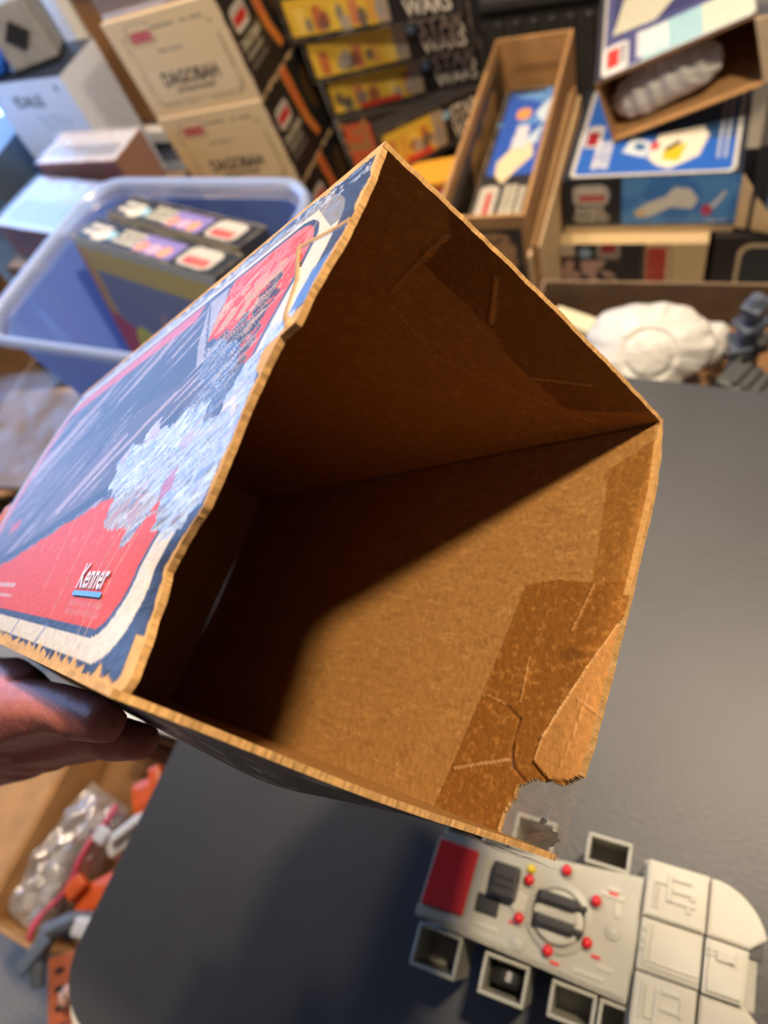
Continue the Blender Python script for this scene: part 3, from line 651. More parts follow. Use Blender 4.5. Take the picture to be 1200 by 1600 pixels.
# a dark wheel seen in the second bin
bm = bmesh.new(); add_lathe(bm, [(0.0105, -0.005), (0.012, -0.003), (0.012, 0.003), (0.0105, 0.005)], 20, Matrix.Translation((-0.031, -0.045, 0.060)) @ Matrix.Rotation(math.radians(80), 4, 'X')); bm_obj('wheel', bm, M['toy_black'], tv)
# turret ring and its guns
bm = bmesh.new(); add_lathe(bm, [(0.0215, 0.090), (0.0215, 0.0935), (0.0175, 0.0945), (0.0165, 0.0915)], 40, Matrix.Translation((-0.0035, 0.001, 0))); bm_obj('turret_ring', bm, M['toy'], tv, False)
mcyl('turret', -3.5, 1, 90, 97, 15.5, M['toy_pale'], n=36)
mmb('turret_ridge', -18, -2.5, 97, 9, 3.8, 100, M['toy'], rz=0.2, bev=0.8)
for y, rz in ((10.5, 0.16), (-3.5, 0.16)):
    g = mmb('gun', -18, y - 3.5, 97, 8, y + 3.5, 104, M['toy_black'], rz=0.0, bev=1.8)
    g.rotation_euler = (0, 0, 0.0)
    mmb('gun_barrel', 7, y - 1.6, 99, 14, y + 1.6, 102, M['toy_black'], g, 0.8)
lk = mmb('dark_hatch', -50, 1, 90, -32, 22, 104, M['toy_black'], bev=1.5)
mmb('hatch_rib', -48, 8, 104, -34, 10, 105.5, M['toy_black'], lk, 0.4); mmb('hatch_rib', -48, 13, 104, -34, 15, 105.5, M['toy_black'], lk, 0.4)
mcyl('hatch_dial', -30, 2, 90, 93, 6.5, M['toy_pale'])
mmb('painted_recess_shadow', -58, -12, 90, -42, 0, 92.4, M['toy_black'], bev=0.8)  # raised black plate, its colour stands in for a shaded recess
for x, y in ((-3, 30), (18.3, 17.6), (16.6, -7.5), (-6.1, -19.4), (-27.6, -7.1), (-25.7, 17)):
    s = mcyl('lamp_socket', x, y, 90, 93, 5.0, M['toy'])
    mcyl('red_lamp', x, y, 92, 95.5, 3.4, M['toy_red'], s, dome=True)
mcyl('yellow_lamp', -25.7, 24, 90, 95, 3.0, M['toy_yellow'], dome=True)
for x, y in ((31.2, 3.5), (-25.3, -21)):
    s = mcyl('boss', x, y, 90, 92.6, 5.2, M['toy']); mcyl('boss_cap', x, y, 92, 93.6, 2.4, M['toy_pale'], s)
for x0, y0, x1, y1 in ((20, 22, 36, 25), (24, 26, 32, 29), (10, -26, 30, -23.4), (24, -20, 34, -17), (-56, -20, -40, -17.6), (30, 12, 34, 20)):
    mmb('deck_relief', x0, y0, 90.5, x1, y1, 92.2, M['toy_pale'], deck, 0.5)
for x, y in ((20, -14.5), (25, 24), (-34, -12), (-4, -26)): mmb('red_mark', x, y, 91, x + 6, y + 1.8, 92.4, M['toy_red'], deck, 0.3)
# rear block
arc = [(84 + 34 * math.sin(a), 18 + 33.5 * math.cos(a)) for a in np.linspace(0, 1.32, 9)]
cyb = 3.0
blk = [(45, 51.5)] + arc + [(108, 17)] + [(108, 2 * cyb - 17)] + [(x, 2 * cyb - y) for x, y in arc[::-1]] + [(45, 2 * cyb - 51.5)]
def blockpart(name, pts, z0, z1, m, bev=1.2): return mprism(name, pts, z0, z1, m, tv, bev)
blockpart('block_base', blk, 4, 88, M['toy'], 0)
up = [(47, 51.5), (83, 51.5), (83, 18.8), (47, 18.8)]; blockpart('block_panel', up, 88, 100, M['toy_pale'])
mid = [(47, 17.6), (82.6, 17.6), (82.6, -11.6), (47, -11.6)]; blockpart('block_panel', mid, 88, 97.5, M['toy_pale'])
lowp = [(47, -12.8), (82, -12.8), (82, -45.5), (47, -45.5)]; blockpart('block_panel', lowp, 88, 99, M['toy_pale'])
nose = [(84.4, 51)] + [(x, y) for x, y in arc[1:]] + [(108, 18.4), (84.4, 18.8)]; blockpart('nose_panel', nose, 88, 100, M['toy_pale'])
blockpart('nose_panel', [(84, -13.2), (108, -12.4)] + [(x, 2 * cyb - y) for x, y in arc[:0:-1]] + [(84, -45)], 88, 98, M['toy_pale'])
blockpart('nose_hatch', [(84, 17.4), (107.4, 17.0), (106.4, -11.8), (84, -12)], 88, 104, M['toy_pale'], 2.0)
mmb('nose_rail', 109, -14, 60, 115, 16, 84, M['toy'], bev=0.8); mmb('nose_slot', 109, 14, 70, 117, 24, 86, M['toy_black'], bev=0.5)
def relief(x0, y0, x1, y1, z, hgt=1.4): mmb('relief', x0, y0, z - 0.5, x1, y1, z + hgt, M['toy_pale'], tv, 0.5)
for x0, y0, x1, y1, z in ((59, 30, 62, 47, 100), (62, 43, 73, 45.5, 100), (62, 36, 73, 38.5, 100), (62, 30, 76, 32.5, 100), (73, 34, 75.5, 38.5, 100), (71, 26.5, 74, 30, 100), (51, 24, 52.2, 40, 100), (53.5, 24, 54.7, 38, 100), (52, 39, 59, 40.2, 100),
                          (52, -8.6, 82, -7.4, 97.5), (50, -6.2, 82, -5.0, 97.5), (50, -8.6, 51.2, 16, 97.5), (53, -5, 54.2, 16, 97.5), (48, 4, 50, 8, 97.5), (48, 10, 50, 13, 97.5), (48, -1, 50, 2, 97.5),
                          (59, -40, 62, -18, 99), (62, -20, 73, -17.5, 99), (62, -29, 73, -26.5, 99), (73, -30, 75.5, -20, 99), (62, -38, 74, -35.5, 99), (51, -36, 52.2, -16, 99), (53.5, -34, 54.7, -18, 99), (54, -35, 60, -34, 99)):
    relief(x0, y0, x1, y1, z)
hx = mmb('hatch_box', 90, 7, 103.5, 100, 13, 106, M['toy_pale'], bev=0.6); mcyl('hatch_stud', 98.5, 8.5, 106, 107.2, 1.3, M['toy_pale'], hx)
mmb('hatch_line', 85, 11.4, 103.8, 90, 12.4, 105, M['toy_pale'], bev=0.3); mmb('hatch_line', 85, 8.8, 103.8, 90, 9.8, 105, M['toy_pale'], bev=0.3)

# ================================================================== STACKED CARTONS BEHIND
def badge(cv, x, y, w, h, red=(190, 40, 40), rim=(206, 198, 182), vert=False):
    cv.rect(x - 0.25 * h, y - 0.35 * h, x + w + 0.25 * h, y + h * 1.6, rim, 0.4 * h)
    cv.glyphs(x, y + h * 1.02, x + w, y + h * 1.45, (150, 146, 138), 3, 1)
    cv.rect(x, y, x + w, y + h, red)
# --- three cream cartons, printed end towards the table
DW, DD, DH = 0.293, 0.24, 0.205
def dag_front():
    c = Canvas(DW, DH, (236, 204, 146), 0.002)
    c.frame(0.03, 0.022, 0.268, 0.178, 0.022, 0.0035, (72, 62, 50), 0.8); c.frame(0.036, 0.028, 0.262, 0.172, 0.018, 0.0015, (120, 104, 82), 0.7)
    c.fill((np.abs(c.rr(0.03, 0.022, 0.268, 0.178, 0.022)) < 0.003) & (vnoise(c.U, c.V, 70, 5) > 0.62), (236, 204, 146))
    c.rect(0.046, 0.036, 0.256, 0.1, (238, 208, 154)); c.seg((0.04, 0.102), (0.26, 0.102), 0.001, (170, 146, 108), 0.7)
    c.rect(0.048, 0.150, 0.118, 0.192, (160, 140, 108), 0.012); c.rect(0.051, 0.152, 0.115, 0.190, (236, 204, 150), 0.012)
    c.glyphs(0.106, 0.128, 0.17, 0.136, (130, 112, 86), 9, 1, k=0.7)
    c.rect(0.056, 0.155, 0.110, 0.176, (196, 40, 38)); return c.wear((236, 214, 176), 0.004, 4)
def dag_side():
    c = Canvas(DD, DH, (30, 27, 26), 0.0025)
    badge(c, 0.03, 0.125, 0.05, 0.022); c.poly([(0.105, 0.205), (0.135, 0.205), (0.15, 0.08), (0.17, 0.03), (0.15, 0.025), (0.125, 0.08)], (206, 120, 52)); c.poly([(0.115, 0.205), (0.125, 0.205), (0.14, 0.1), (0.132, 0.1)], (196, 74, 50))
    c.rect(0.02, 0.045, 0.1, 0.056, (100, 92, 84)); c.ell(0.2, 0.12, 0.03, 0.05, (84, 60, 30), 0.7); return c.wear((214, 184, 138), 0.006, 3)
Rr = Matrix.Rotation(math.radians(4), 3, 'Z') @ Matrix.Rotation(math.radians(-4), 3, 'Y')
dag_lab = ['cream carton with red badge and black lettering, topmost of its stack', 'cream carton with red badge and black lettering, second in its stack', 'cream carton with red badge and black lettering, lowest of its stack']
for k in range(3):
    p = Vector((-1.291, 1.232, 0.425)) + Rr @ Vector((0, -0.004 * k, (1 - k) * (DH + 0.001)))
    o = card_box('toy_carton', dag_lab[k], 'box', p, 4, DW, DD, DH, (216, 188, 144), {'front': dag_front(), 'right': dag_side()}, 'cream printed cartons', roll=-4)
    F = fr('front', DW, DD, DH)
    text_on(o, 'lettering', 'DAGOBAH', F, 0.076, 0.062, 0.15, 0.030, M['ink']); text_on(o, 'lettering', 'ACTION PLAYSET', F, 0.098, 0.046, 0.106, 0.010, M['ink'])
    text_on(o, 'badge_lettering', 'STAR WARS', F, 0.06, 0.159, 0.046, 0.013, M['pale_red_ink'])
    S = fr('right', DW, DD, DH); text_on(o, 'lettering', 'DAGOBAH', S, 0.02, 0.085, 0.085, 0.020, M['cream_ink']); text_on(o, 'lettering', 'ACTION PLAYSET', S, 0.02, 0.066, 0.075, 0.011, M['cream_ink'])
bx_ = open_carton('moving_carton', 'plain brown carton under the stack of cream cartons', 'box', (-1.31, 1.23, 0), 4, 0.31, 0.25, 0.20, M['kraft_dark'])
box('lid_panel', (0.155, 0.125, 0.2), (0.31, 0.25, 0.004), M['kraft_dark'], bx_)

# --- cartons of action figures: yellow picture strip, white logo on black
def fig_front(w, h, seed, red=True):
    c = Canvas(w, h, (36, 34, 34), 0.0022); r = np.random.default_rng(seed)
    x0, x1, y0, y1 = 0.03 * w, 0.62 * w, 0.10 * h, 0.90 * h
    c.rect(x0, y0, x1, y1, (226, 186, 62), 0.004)
    for i in range(5):
        a = x0 + (x1 - x0) * (0.08 + 0.18 * i); c.rect(a, y0 + 0.06 * h, a + 0.10 * (x1 - x0), y1 - 0.02, [(214, 160, 70), (238, 204, 96), (196, 110, 60), (232, 196, 70), (208, 130, 80)][(i + seed) % 5], 0.003)
    for i in range(7):
        a = r.uniform(x0 + 0.02, x1 - 0.01); b = y0 + h * r.uniform(0.12, 0.35); c.ell(a, b, 0.008 + 0.006 * r.random(), 0.012 + 0.008 * r.random(), [(128, 122, 112), (96, 90, 84), (170, 160, 146), (150, 84, 60)][i % 4], 0.9)
    c.rect(x1 - 0.028, y0, x1, y1, (150, 142, 138), 0.003, 0.8)
    if red: c.rect(x0 + 0.3 * (x1 - x0), y0 - 0.02 * h, x0 + 0.75 * (x1 - x0), y0 + 0.12 * h, (206, 66, 46))
    c.ell(0.655 * w, 0.72 * h, 0.010, 0.010, (150, 196, 220)); c.seg((0.64 * w, 0.06 * h), (0.98 * w, 0.06 * h), 0.002, (120, 114, 108)); return c.wear((150, 140, 124), 0.003, seed)
def fig_box(label, loc, yaw, w, d, h, seed, red=True):
    o = card_box('figure_carton', label, 'box', loc, yaw, w, d, h, (40, 37, 36), {'front': fig_front(w, h, seed, red)}, 'cartons with yellow picture strips')
    F = fr('front', w, d, h); text_on(o, 'logo_lettering', 'STAR', F, 0.70 * w, 0.50 * h, 0.26 * w, 0.36 * h, M['white_ink']); text_on(o, 'logo_lettering', 'WARS', F, 0.70 * w, 0.12 * h, 0.26 * w, 0.36 * h, M['white_ink'])
    return o
fig_box('yellow strip carton with white logo, topmost of the figure carton stack', (-1.02, 1.429, 0.6665), 8, 0.391, 0.22, 0.094, 1, False)
fig_box('yellow strip carton with white logo, second in the figure carton stack', (-1.0, 1.436, 0.5715), 14.8, 0.378, 0.22, 0.094, 2, False)
fig_box('yellow strip carton with red base line, third in the figure carton stack', (-0.991, 1.451, 0.4765), 19.5, 0.374, 0.22, 0.094, 3)
fig_box('yellow strip carton standing askew before the figure carton stack', (-0.822, 1.352, 0.395), 40.7, 0.25, 0.05, 0.105, 4)
c = Canvas(0.24, 0.172, (44, 40, 38), 0.0025); c.rect(0.01, 0.02, 0.075, 0.16, (206, 92, 52), 0.005); c.speck(c.U < 0.07, 50, 0.58, (170, 120, 70), 4); c.rect(0.085, 0.02, 0.16, 0.15, (150, 146, 140), 0.012); c.glyphs(0.09, 0.03, 0.155, 0.14, (216, 210, 200), 6, 4, True)
card_box('toy_carton', 'dark carton with orange panel below the figure carton stack', 'box', (-0.975, 1.44, 0.303), 16, 0.24, 0.22, 0.172, (44, 40, 38), {'front': c})
c = Canvas(0.22, 0.10, (38, 35, 34), 0.002); c.rect(0.0, 0.074, 0.22, 0.1, (206, 60, 42)); c.rect(0, 0.1 - 0.012, 0.22, 0.1, (226, 160, 52)); c.rect(0.0, 0.056, 0.22, 0.074, (214, 208, 196)); c.glyphs(0.03, 0.035, 0.2, 0.05, (140, 110, 90), 2, 1); c.rect(0.02, 0.004, 0.2, 0.03, (176, 126, 66))
card_box('toy_carton', 'small carton with red and white bands beside the tall open carton', 'box', (-0.80, 1.30, 0.293), 14, 0.185, 0.09, 0.10, (200, 150, 60), {'front': c, 'top': Canvas(0.22, 0.09, (222, 160, 52))})
open_carton('moving_carton', 'plain brown carton at the bottom of the figure carton stack', 'box', (-0.968, 1.425, 0), 16, 0.30, 0.25, 0.30, M['kraft_dark'], flaps=())
open_carton('moving_carton', 'low brown carton under the small banded carton', 'box', (-0.815, 1.285, 0), 14, 0.19, 0.11, 0.29, M['kraft'])

# --- long open carton with a blue-faced box inside
tw, td, th = 0.175, 0.61, 0.528
tall = open_carton('open_carton', 'long open brown carton holding a blue picture box', 'box', (-0.566, 1.040, 0), 6, tw, td, th, M['kraft'], 0.008)
c = Canvas(tw - 0.02, 0.20, (46, 42, 38), 0.0025); c.rect(0.035, 0.09, 0.14, 0.19, (178, 136, 88), 0.03); c.rect(0.05, 0.0, 0.15, 0.075, (170, 128, 82), 0.02); c.speck(c.U > 0, 40, 0.6, (60, 50, 42), 7)
V_ = np.stack([c.U + 0.01, np.full(c.U.shape, -0.0008), c.V + 0.30], -1).reshape(-1, 3); ny, nx = c.U.shape; ii = np.arange(ny * nx).reshape(ny, nx)
raw('printed_sheet', V_, np.stack([ii[:-1, :-1], ii[:-1, 1:], ii[1:, 1:], ii[1:, :-1]], -1).reshape(-1, 4), M['print'], tall, c.C.reshape(-1, 3))
c = Canvas(td - 0.03, 0.17, (52, 47, 42), 0.003); c.rect(0.24, 0.03, 0.5, 0.15, (186, 142, 84), 0.03); c.speck(c.U > 0, 50, 0.62, (84, 72, 58), 7); c.glyphs(0.27, 0.05, 0.47, 0.13, (206, 164, 104), 5, 3, k=0.6)
V_ = np.stack([np.full(c.U.shape, 0.0088), c.U + 0.015, c.V + th - 0.20], -1).reshape(-1, 3); ny, nx = c.U.shape; ii = np.arange(ny * nx).reshape(ny, nx)
raw('printed_sheet', V_, np.stack([ii[:-1, :-1], ii[:-1, 1:], ii[1:, 1:], ii[1:, :-1]], -1).reshape(-1, 4), M['print'], tall, c.C.reshape(-1, 3))
c = Canvas(0.11, 0.02, (172, 130, 82), 0.0015); c.glyphs(0.01, 0.006, 0.10, 0.013, (100, 76, 50), 4, 1)
V_ = np.stack([c.U + 0.035, np.full(c.U.shape, td - 0.009), c.V + th - 0.075], -1).reshape(-1, 3); ny, nx = c.U.shape; ii = np.arange(ny * nx).reshape(ny, nx)
raw('stamped_line', V_, np.stack([ii[:-1, :-1], ii[:-1, 1:], ii[1:, 1:], ii[1:, :-1]], -1).reshape(-1, 4), M['print'], tall, c.C.reshape(-1, 3))
iw, idp = 0.118, 0.50
c = Canvas(iw, idp, (58, 54, 50), 0.0025); c.rect(0.004, 0.004, iw - 0.004, idp - 0.004, (48, 46, 46), 0.006); c.rect(0.012, 0.19, iw - 0.01, 0.48, (52, 92, 186), 0.004); c.speck(c.V > 0.36, 30, 0.58, (110, 160, 214), 12, 0.8)
c.poly([(0.03, 0.19), (0.05, 0.16), (0.07, 0.20), (0.10, 0.25), (0.09, 0.30), (0.06, 0.30), (0.04, 0.26), (0.025, 0.23)], (232, 212, 172)); c.poly([(0.045, 0.28), (0.08, 0.28), (0.075, 0.36), (0.05, 0.36)], (214, 214, 220)); c.ell(0.055, 0.40, 0.017, 0.022, (236, 160, 90)); c.poly([(0.08, 0.40), (0.11, 0.46), (0.105, 0.36)], (206, 220, 232)); c.poly([(0.07, 0.30), (0.105, 0.36), (0.10, 0.29)], (196, 214, 226))
c.rect(0.008, 0.03, 0.048, 0.155, (196, 186, 172), 0.01); c.rect(0.026, 0.05, 0.036, 0.135, (190, 42, 40)); c.rect(0.056, 0.04, 0.106, 0.16, (58, 52, 48)); c.glyphs(0.056, 0.035, 0.106, 0.155, (206, 198, 176), 8, 3, True)
card_box('toy_carton', 'dark box with blue picture and red badge inside the long open carton', 'box', (-0.566 + 0.026, 1.040 + 0.05, 0.010), 6, iw, idp, 0.435, (52, 48, 46), {'top': c.wear((150, 140, 126), 0.004, 3)})
# --- flattened cartons standing between
for k in range(3):
    o = box('cardboard_sheet', (0, 0, 0.225 + 0.008 * (k % 2)), (0.006, 0.52 - 0.02 * k, 0.45 + 0.016 * (k % 2)), M['kraft'] if k % 2 else M['cream_card'], None, bevel=0.001, seg=1)
    o.location = (-0.4135 + 0.0085 * k, 1.30 + 0.004 * k, 0); o.rotation_euler = (0, 0, math.radians(6 - 0.5 * k))
    tag(o, ['pale flattened carton on edge against the long open carton', 'tan flattened carton on edge, middle of three', 'pale flattened carton on edge beside the blue picture carton'][k], 'cardboard', 'flattened cartons on edge')

# --- blue-topped carton with white logo block
rw, rd, rh = 0.33, 0.30, 0.129
c = Canvas(rw, rh, (34, 38, 48), 0.002); c.rect(0.118, 0.022, rw, rh, (70, 132, 206)); c.fill((c.U > 0.118) & (c.V > 0.022) & (fbm(c.U, c.V, 14, 3) > 0.5), (96, 160, 222), 0.7)
c.poly([(0.14, 0.05), (0.15, 0.036), (0.175, 0.04), (0.21, 0.06), (0.25, 0.055), (0.26, 0.075), (0.245, 0.1), (0.215, 0.105), (0.2, 0.085), (0.165, 0.07)], (232, 230, 222)); c.ell(0.153, 0.046, 0.01, 0.008, (230, 206, 150)); c.ell(0.277, 0.052, 0.01, 0.014, (200, 80, 110)); c.poly([(0.28, 0.06), (0.305, 0.095), (0.31, 0.09), (0.29, 0.055)], (220, 224, 230)); c.rect(0.0, 0.0, rw, 0.016, (200, 178, 140)); c.rect(0.0, 0.016, rw, 0.022, (110, 104, 100)); c.glyphs(0.275, 0.024, 0.315, 0.031, (220, 226, 232), 2, 1)
c.rect(0.02, 0.068, 0.092, 0.115, (190, 184, 176), 0.014); c.rect(0.033, 0.078, 0.082, 0.092, (186, 44, 62)); c.glyphs(0.033, 0.096, 0.082, 0.107, (226, 216, 206), 4, 1)
ct = Canvas(rw, rd, (40, 46, 58), 0.0025); ct.rect(0.014, 0.006, 0.318, 0.30, (214, 210, 200), 0.014); ct.rect(0.020, 0.014, 0.312, 0.296, (46, 104, 196), 0.012); ct.fill((ct.U > 0.16) & (ct.V > 0.11) & (ct.rr(0.02, 0.014, 0.312, 0.296, 0.012) < 0), (44, 72, 104), 0.9)
ct.poly([(0.175, 0.035), (0.2, 0.022), (0.25, 0.06), (0.262, 0.12), (0.25, 0.15), (0.17, 0.13), (0.155, 0.06)], (236, 228, 206)); ct.poly([(0.185, 0.05), (0.215, 0.045), (0.225, 0.10), (0.185, 0.08)], (232, 196, 48)); ct.poly([(0.185, 0.085), (0.21, 0.11), (0.215, 0.1), (0.19, 0.075)], (46, 44, 50)); ct.poly([(0.105, 0.08), (0.15, 0.06), (0.165, 0.10), (0.12, 0.13)], (214, 224, 232)); ct.poly([(0.125, 0.09), (0.145, 0.08), (0.15, 0.10), (0.13, 0.11)], (70, 110, 160)); ct.ell(0.165, 0.095, 0.01, 0.014, (206, 90, 96))
ct.rect(0.024, 0.10, 0.06, 0.17, (206, 202, 196), 0.008); ct.rect(0.03, 0.105, 0.05, 0.15, (150, 26, 40)); ct.glyphs(0.05, 0.03, 0.085, 0.12, (228, 226, 222), 8, 3, True)
for x in (0.285, 0.297): ct.seg((x, 0.05), (x, 0.26), 0.005, (190, 196, 206))
cr = Canvas(rd, rh, (204, 178, 132), 0.004); cr.rect(0, rh - 0.012, rd, rh, (70, 66, 60))
o = card_box('toy_carton', 'blue picture carton with white block lettering under the open tilted box', 'box', (-0.382, 1.261, 0.3205), 3.6, rw, rd, rh, (190, 166, 124), {'front': c, 'top': ct, 'right': cr})
F = fr('front', rw, rd, rh); text_on(o, 'lettering', 'REBEL', F, 0.026, 0.046, 0.062, 0.018, M['white_ink']); text_on(o, 'lettering', 'TRANSPORT', F, 0.020, 0.026, 0.074, 0.018, M['white_ink']); text_on(o, 'badge_lettering', 'STAR WARS', F, 0.036, 0.081, 0.043, 0.008, M['pale_red_ink'])
# open end flap of that carton
raw('end_flap', [(rw + 0.001, 0.0, 0.01), (rw + 0.001, 0.0, rh - 0.004), (rw + 0.07, -0.02, 0.03), (rw + 0.075, -0.02, 0.008), (rw + 0.003, 0.003, 0.01), (rw + 0.003, 0.003, rh - 0.004), (rw + 0.07, -0.017, 0.03), (rw + 0.075, -0.017, 0.008)], [(0, 1, 2, 3), (7, 6, 5, 4), (0, 4, 5, 1), (1, 5, 6, 2), (2, 6, 7, 3), (3, 7, 4, 0)], M['cream_card'], o)
# --- layer below
c = Canvas(0.293, 0.118, (40, 38, 40), 0.0022); c.speck((c.U < 0.12) & (c.V < 0.075), 60, 0.5, (206, 170, 156), 3, 0.8); c.rect(0.0, 0.085, 0.03, 0.118, (196, 182, 158)); c.ell(0.052, 0.094, 0.013, 0.013, (140, 170, 196)); c.rect(0.075, 0.08, 0.125, 0.118, (150, 140, 132), 0.01); c.rect(0.085, 0.094, 0.115, 0.118, (150, 44, 50))
c.rect(0.175, 0.0, 0.293, 0.118, (212, 186, 142)); c.rect(0.178, 0.02, 0.216, 0.108, (180, 62, 50)); c.frame(0.17, 0.0, 0.226, 0.114, 0.012, 0.0022, (120, 96, 70)); c.speck((c.U > 0.178) & (c.U < 0.216) & (c.V < 0.108), 90, 0.6, (200, 100, 80), 3, 0.6)
card_box('toy_carton', 'carton with red panel and cream end beneath the blue picture carton', 'box', (-0.384, 1.228, 0.201), 3.6, 0.293, 0.30, 0.118, (204, 178, 134), {'front': c})
c = Canvas(0.25, 0.118, (34, 30, 32), 0.0025); c.frame(0.05, -0.05, 0.3, 0.1, 0.025, 0.010, (206, 186, 150)); c.rect(0.058, -0.05, 0.3, 0.092, (40, 48, 54), 0.02)
card_box('toy_carton', 'black carton with a cream rounded border line beside the cream ended carton', 'box', (-0.082, 1.262, 0.201), 4, 0.25, 0.28, 0.118, (36, 32, 32), {'front': c})
open_carton('moving_carton', 'wide brown carton under the cartons behind the parts carton', 'box', (-0.372, 1.24, 0), 3.6, 0.54, 0.28, 0.20, M['kraft_dark'])
c = Canvas(0.20, 0.19, (46, 48, 54), 0.0025); c.rect(0.03, 0.02, 0.2, 0.17, (84, 138, 186), 0.006); c.poly([(0.03, 0.02), (0.06, 0.02), (0.055, 0.09), (0.045, 0.12), (0.035, 0.08)], (214, 184, 140)); c.speck(c.U > 0.06, 40, 0.6, (196, 150, 120), 3)
card_box('toy_carton', 'dark carton with sky blue picture standing on the black carton', 'box', (-0.030, 1.275, 0.3195), 2, 0.20, 0.26, 0.19, (60, 56, 54), {'front': c})

# --- tilted open box with a white shell inside
M['shell'] = mat('white_shell_plastic', (214, 212, 204), 0.4, 0.05, 30, 0.05, 120)
M['print_in'] = M['kraft']
ow, od, oh = 0.275, 0.32, 0.128
mwo = Matrix.Translation((-0.305, 1.372, 0.455)) @ Matrix.Rotation(math.radians(11), 4, 'Z') @ Matrix.Rotation(math.radians(-15.5), 4, 'Y')
ob = empty('open_toy_box', mwo); tag(ob, 'tilted open toy box with pale blue top holding a white ribbed shell', 'box')
t = 0.003
ct = Canvas(ow, od, (56, 54, 60), 0.0025); ct.rect(0.012, 0.006, ow, od, (206, 200, 190), 0.012); ct.rect(0.017, 0.012, ow, od, (84, 84, 128), 0.010); ct.fill((ct.U > 0.085) & (ct.V > 0.012) & (ct.V < 0.11), (168, 206, 208), 0.95); ct.fill((ct.U > 0.19) & (ct.V > 0.012) & (ct.V < 0.11), (214, 216, 190), 0.9)
ct.rect(0.012, 0.012, 0.062, 0.105, (222, 218, 210), 0.012); ct.rect(0.022, 0.028, 0.044, 0.092, (206, 62, 50)); ct.glyphs(0.046, 0.03, 0.058, 0.09, (120, 118, 126), 3, 1, True)
ct.glyphs(0.075, 0.025, 0.135, 0.11, (230, 230, 222), 7, 3, True); ct.rect(0.03, 0.13, ow - 0.02, 0.31, (60, 60, 104)); ct.poly([(0.03, 0.14), (0.11, 0.13), (0.16, 0.2), (0.11, 0.3), (0.05, 0.26)], (206, 200, 172)); ct.poly([(0.17, 0.15), (0.25, 0.2), (0.2, 0.28)], (120, 60, 70))
nyx = ct.U.shape; ii = np.arange(nyx[0] * nyx[1]).reshape(nyx); q = np.stack([ii[:-1, :-1], ii[:-1, 1:], ii[1:, 1:], ii[1:, :-1]], -1).reshape(-1, 4)
raw('printed_top', np.stack([ct.U, ct.V, np.full(nyx, oh + 0.0008)], -1).reshape(-1, 3), q, M['print'], ob, ct.C.reshape(-1, 3))
box('wall_panel', (ow / 2, od / 2, oh - t / 2), (ow, od, t), M['kraft'], ob); box('wall_panel', (ow / 2, od / 2, t / 2), (ow, od, t), M['kraft'], ob)
box('wall_panel', (t / 2, od / 2, oh / 2), (t, od, oh - 2 * t), M['kraft'], ob); box('wall_panel', (ow - t / 2, od / 2, oh / 2), (t, od, oh - 2 * t), M['cream_card'], ob)
box('end_panel', (ow / 2, od - t, oh / 2), (ow - 2 * t, t, oh - 2 * t), M['kraft'], ob)
box('end_flap', (ow + 0.02, -0.01, oh / 2), (0.05, t, oh - 0.01), M['cream_card'], ob, rz=-0.4)

def shell(name, label, mw, a, b, h, lobes, seed, group=None, dish=True, rib=0.0):
    """scalloped moulded shell with a rolled rim, a round recess and rim flutes"""
    root = empty(name, mw); tag(root, label, 'toy part', group)
    nr, nt = 26, 120; r_ = np.random.default_rng(seed); ph = r_.random(4) * 6.28
    V, F = [], []
    for i in range(nr + 1):
        t_ = i / nr
        for j in range(nt):
            th_ = 2 * math.pi * j / nt
            sc = 1 + 0.012 * math.sin(lobes * th_ + ph[0]) * t_ + 0.07 * math.sin(3 * th_ + ph[1]) + 0.03 * math.sin(5 * th_ + ph[2]) * t_
            x, y = a * t_ * sc * math.cos(th_), b * t_ * sc * math.sin(th_)
            z = h * (1 - t_ ** 2.4) + 0.0014 * math.sin(lobes * th_) * t_ ** 3 + 0.010 * (fbm(np.array([[x * 10 + 9]]), np.array([[y * 10 + 9]]), 3.0, seed)[0, 0] - 0.5) + rib * math.sin(22 * x / a)
            if dish:
                d = math.hypot(x - 0.1 * a, y + 0.1 * b) / (0.46 * min(a, b))
                z += -0.007 * math.exp(-((d - 1) / 0.12) ** 2) - (0.004 * max(0.0, 1 - d * d))
            V.append((x, y, z))
    for i in range(nr):
        for j in range(nt): F.append((i * nt + j, (i + 1) * nt + j, (i + 1) * nt + (j + 1) % nt, i * nt + (j + 1) % nt))
    o = raw('shell', V, F, M['shell'], root, smooth=True)
    so = o.modifiers.new('thick', 'SOLIDIFY'); so.thickness = 0.003; so.offset = -1
    bm = bmesh.new()
    for j in range(nt):
        if j % 6 == 0:
            th_ = 2 * math.pi * j / nt; p = V[(nr - 1) * nt + j]; p2 = V[int(nr * 0.62) * nt + j]
            add_tube(bm, [Vector(p) + Vector((0, 0, 0.001)), Vector(p2) + Vector((0, 0, 0.001))], [0.0016, 0.0008], 6)
    bm_obj('ribs', bm, M['shell'], root, True)
    return root
shell('moulded_shell', 'white ribbed plastic shell inside the tilted open box', mwo @ Matrix.Translation((0.112, 0.055, 0.058)) @ Matrix.Rotation(math.radians(-6), 4, 'Y') @ Matrix.Rotation(math.radians(62), 4, 'X'), 0.104, 0.052, 0.034, 18, 4, dish=False, rib=0.003)

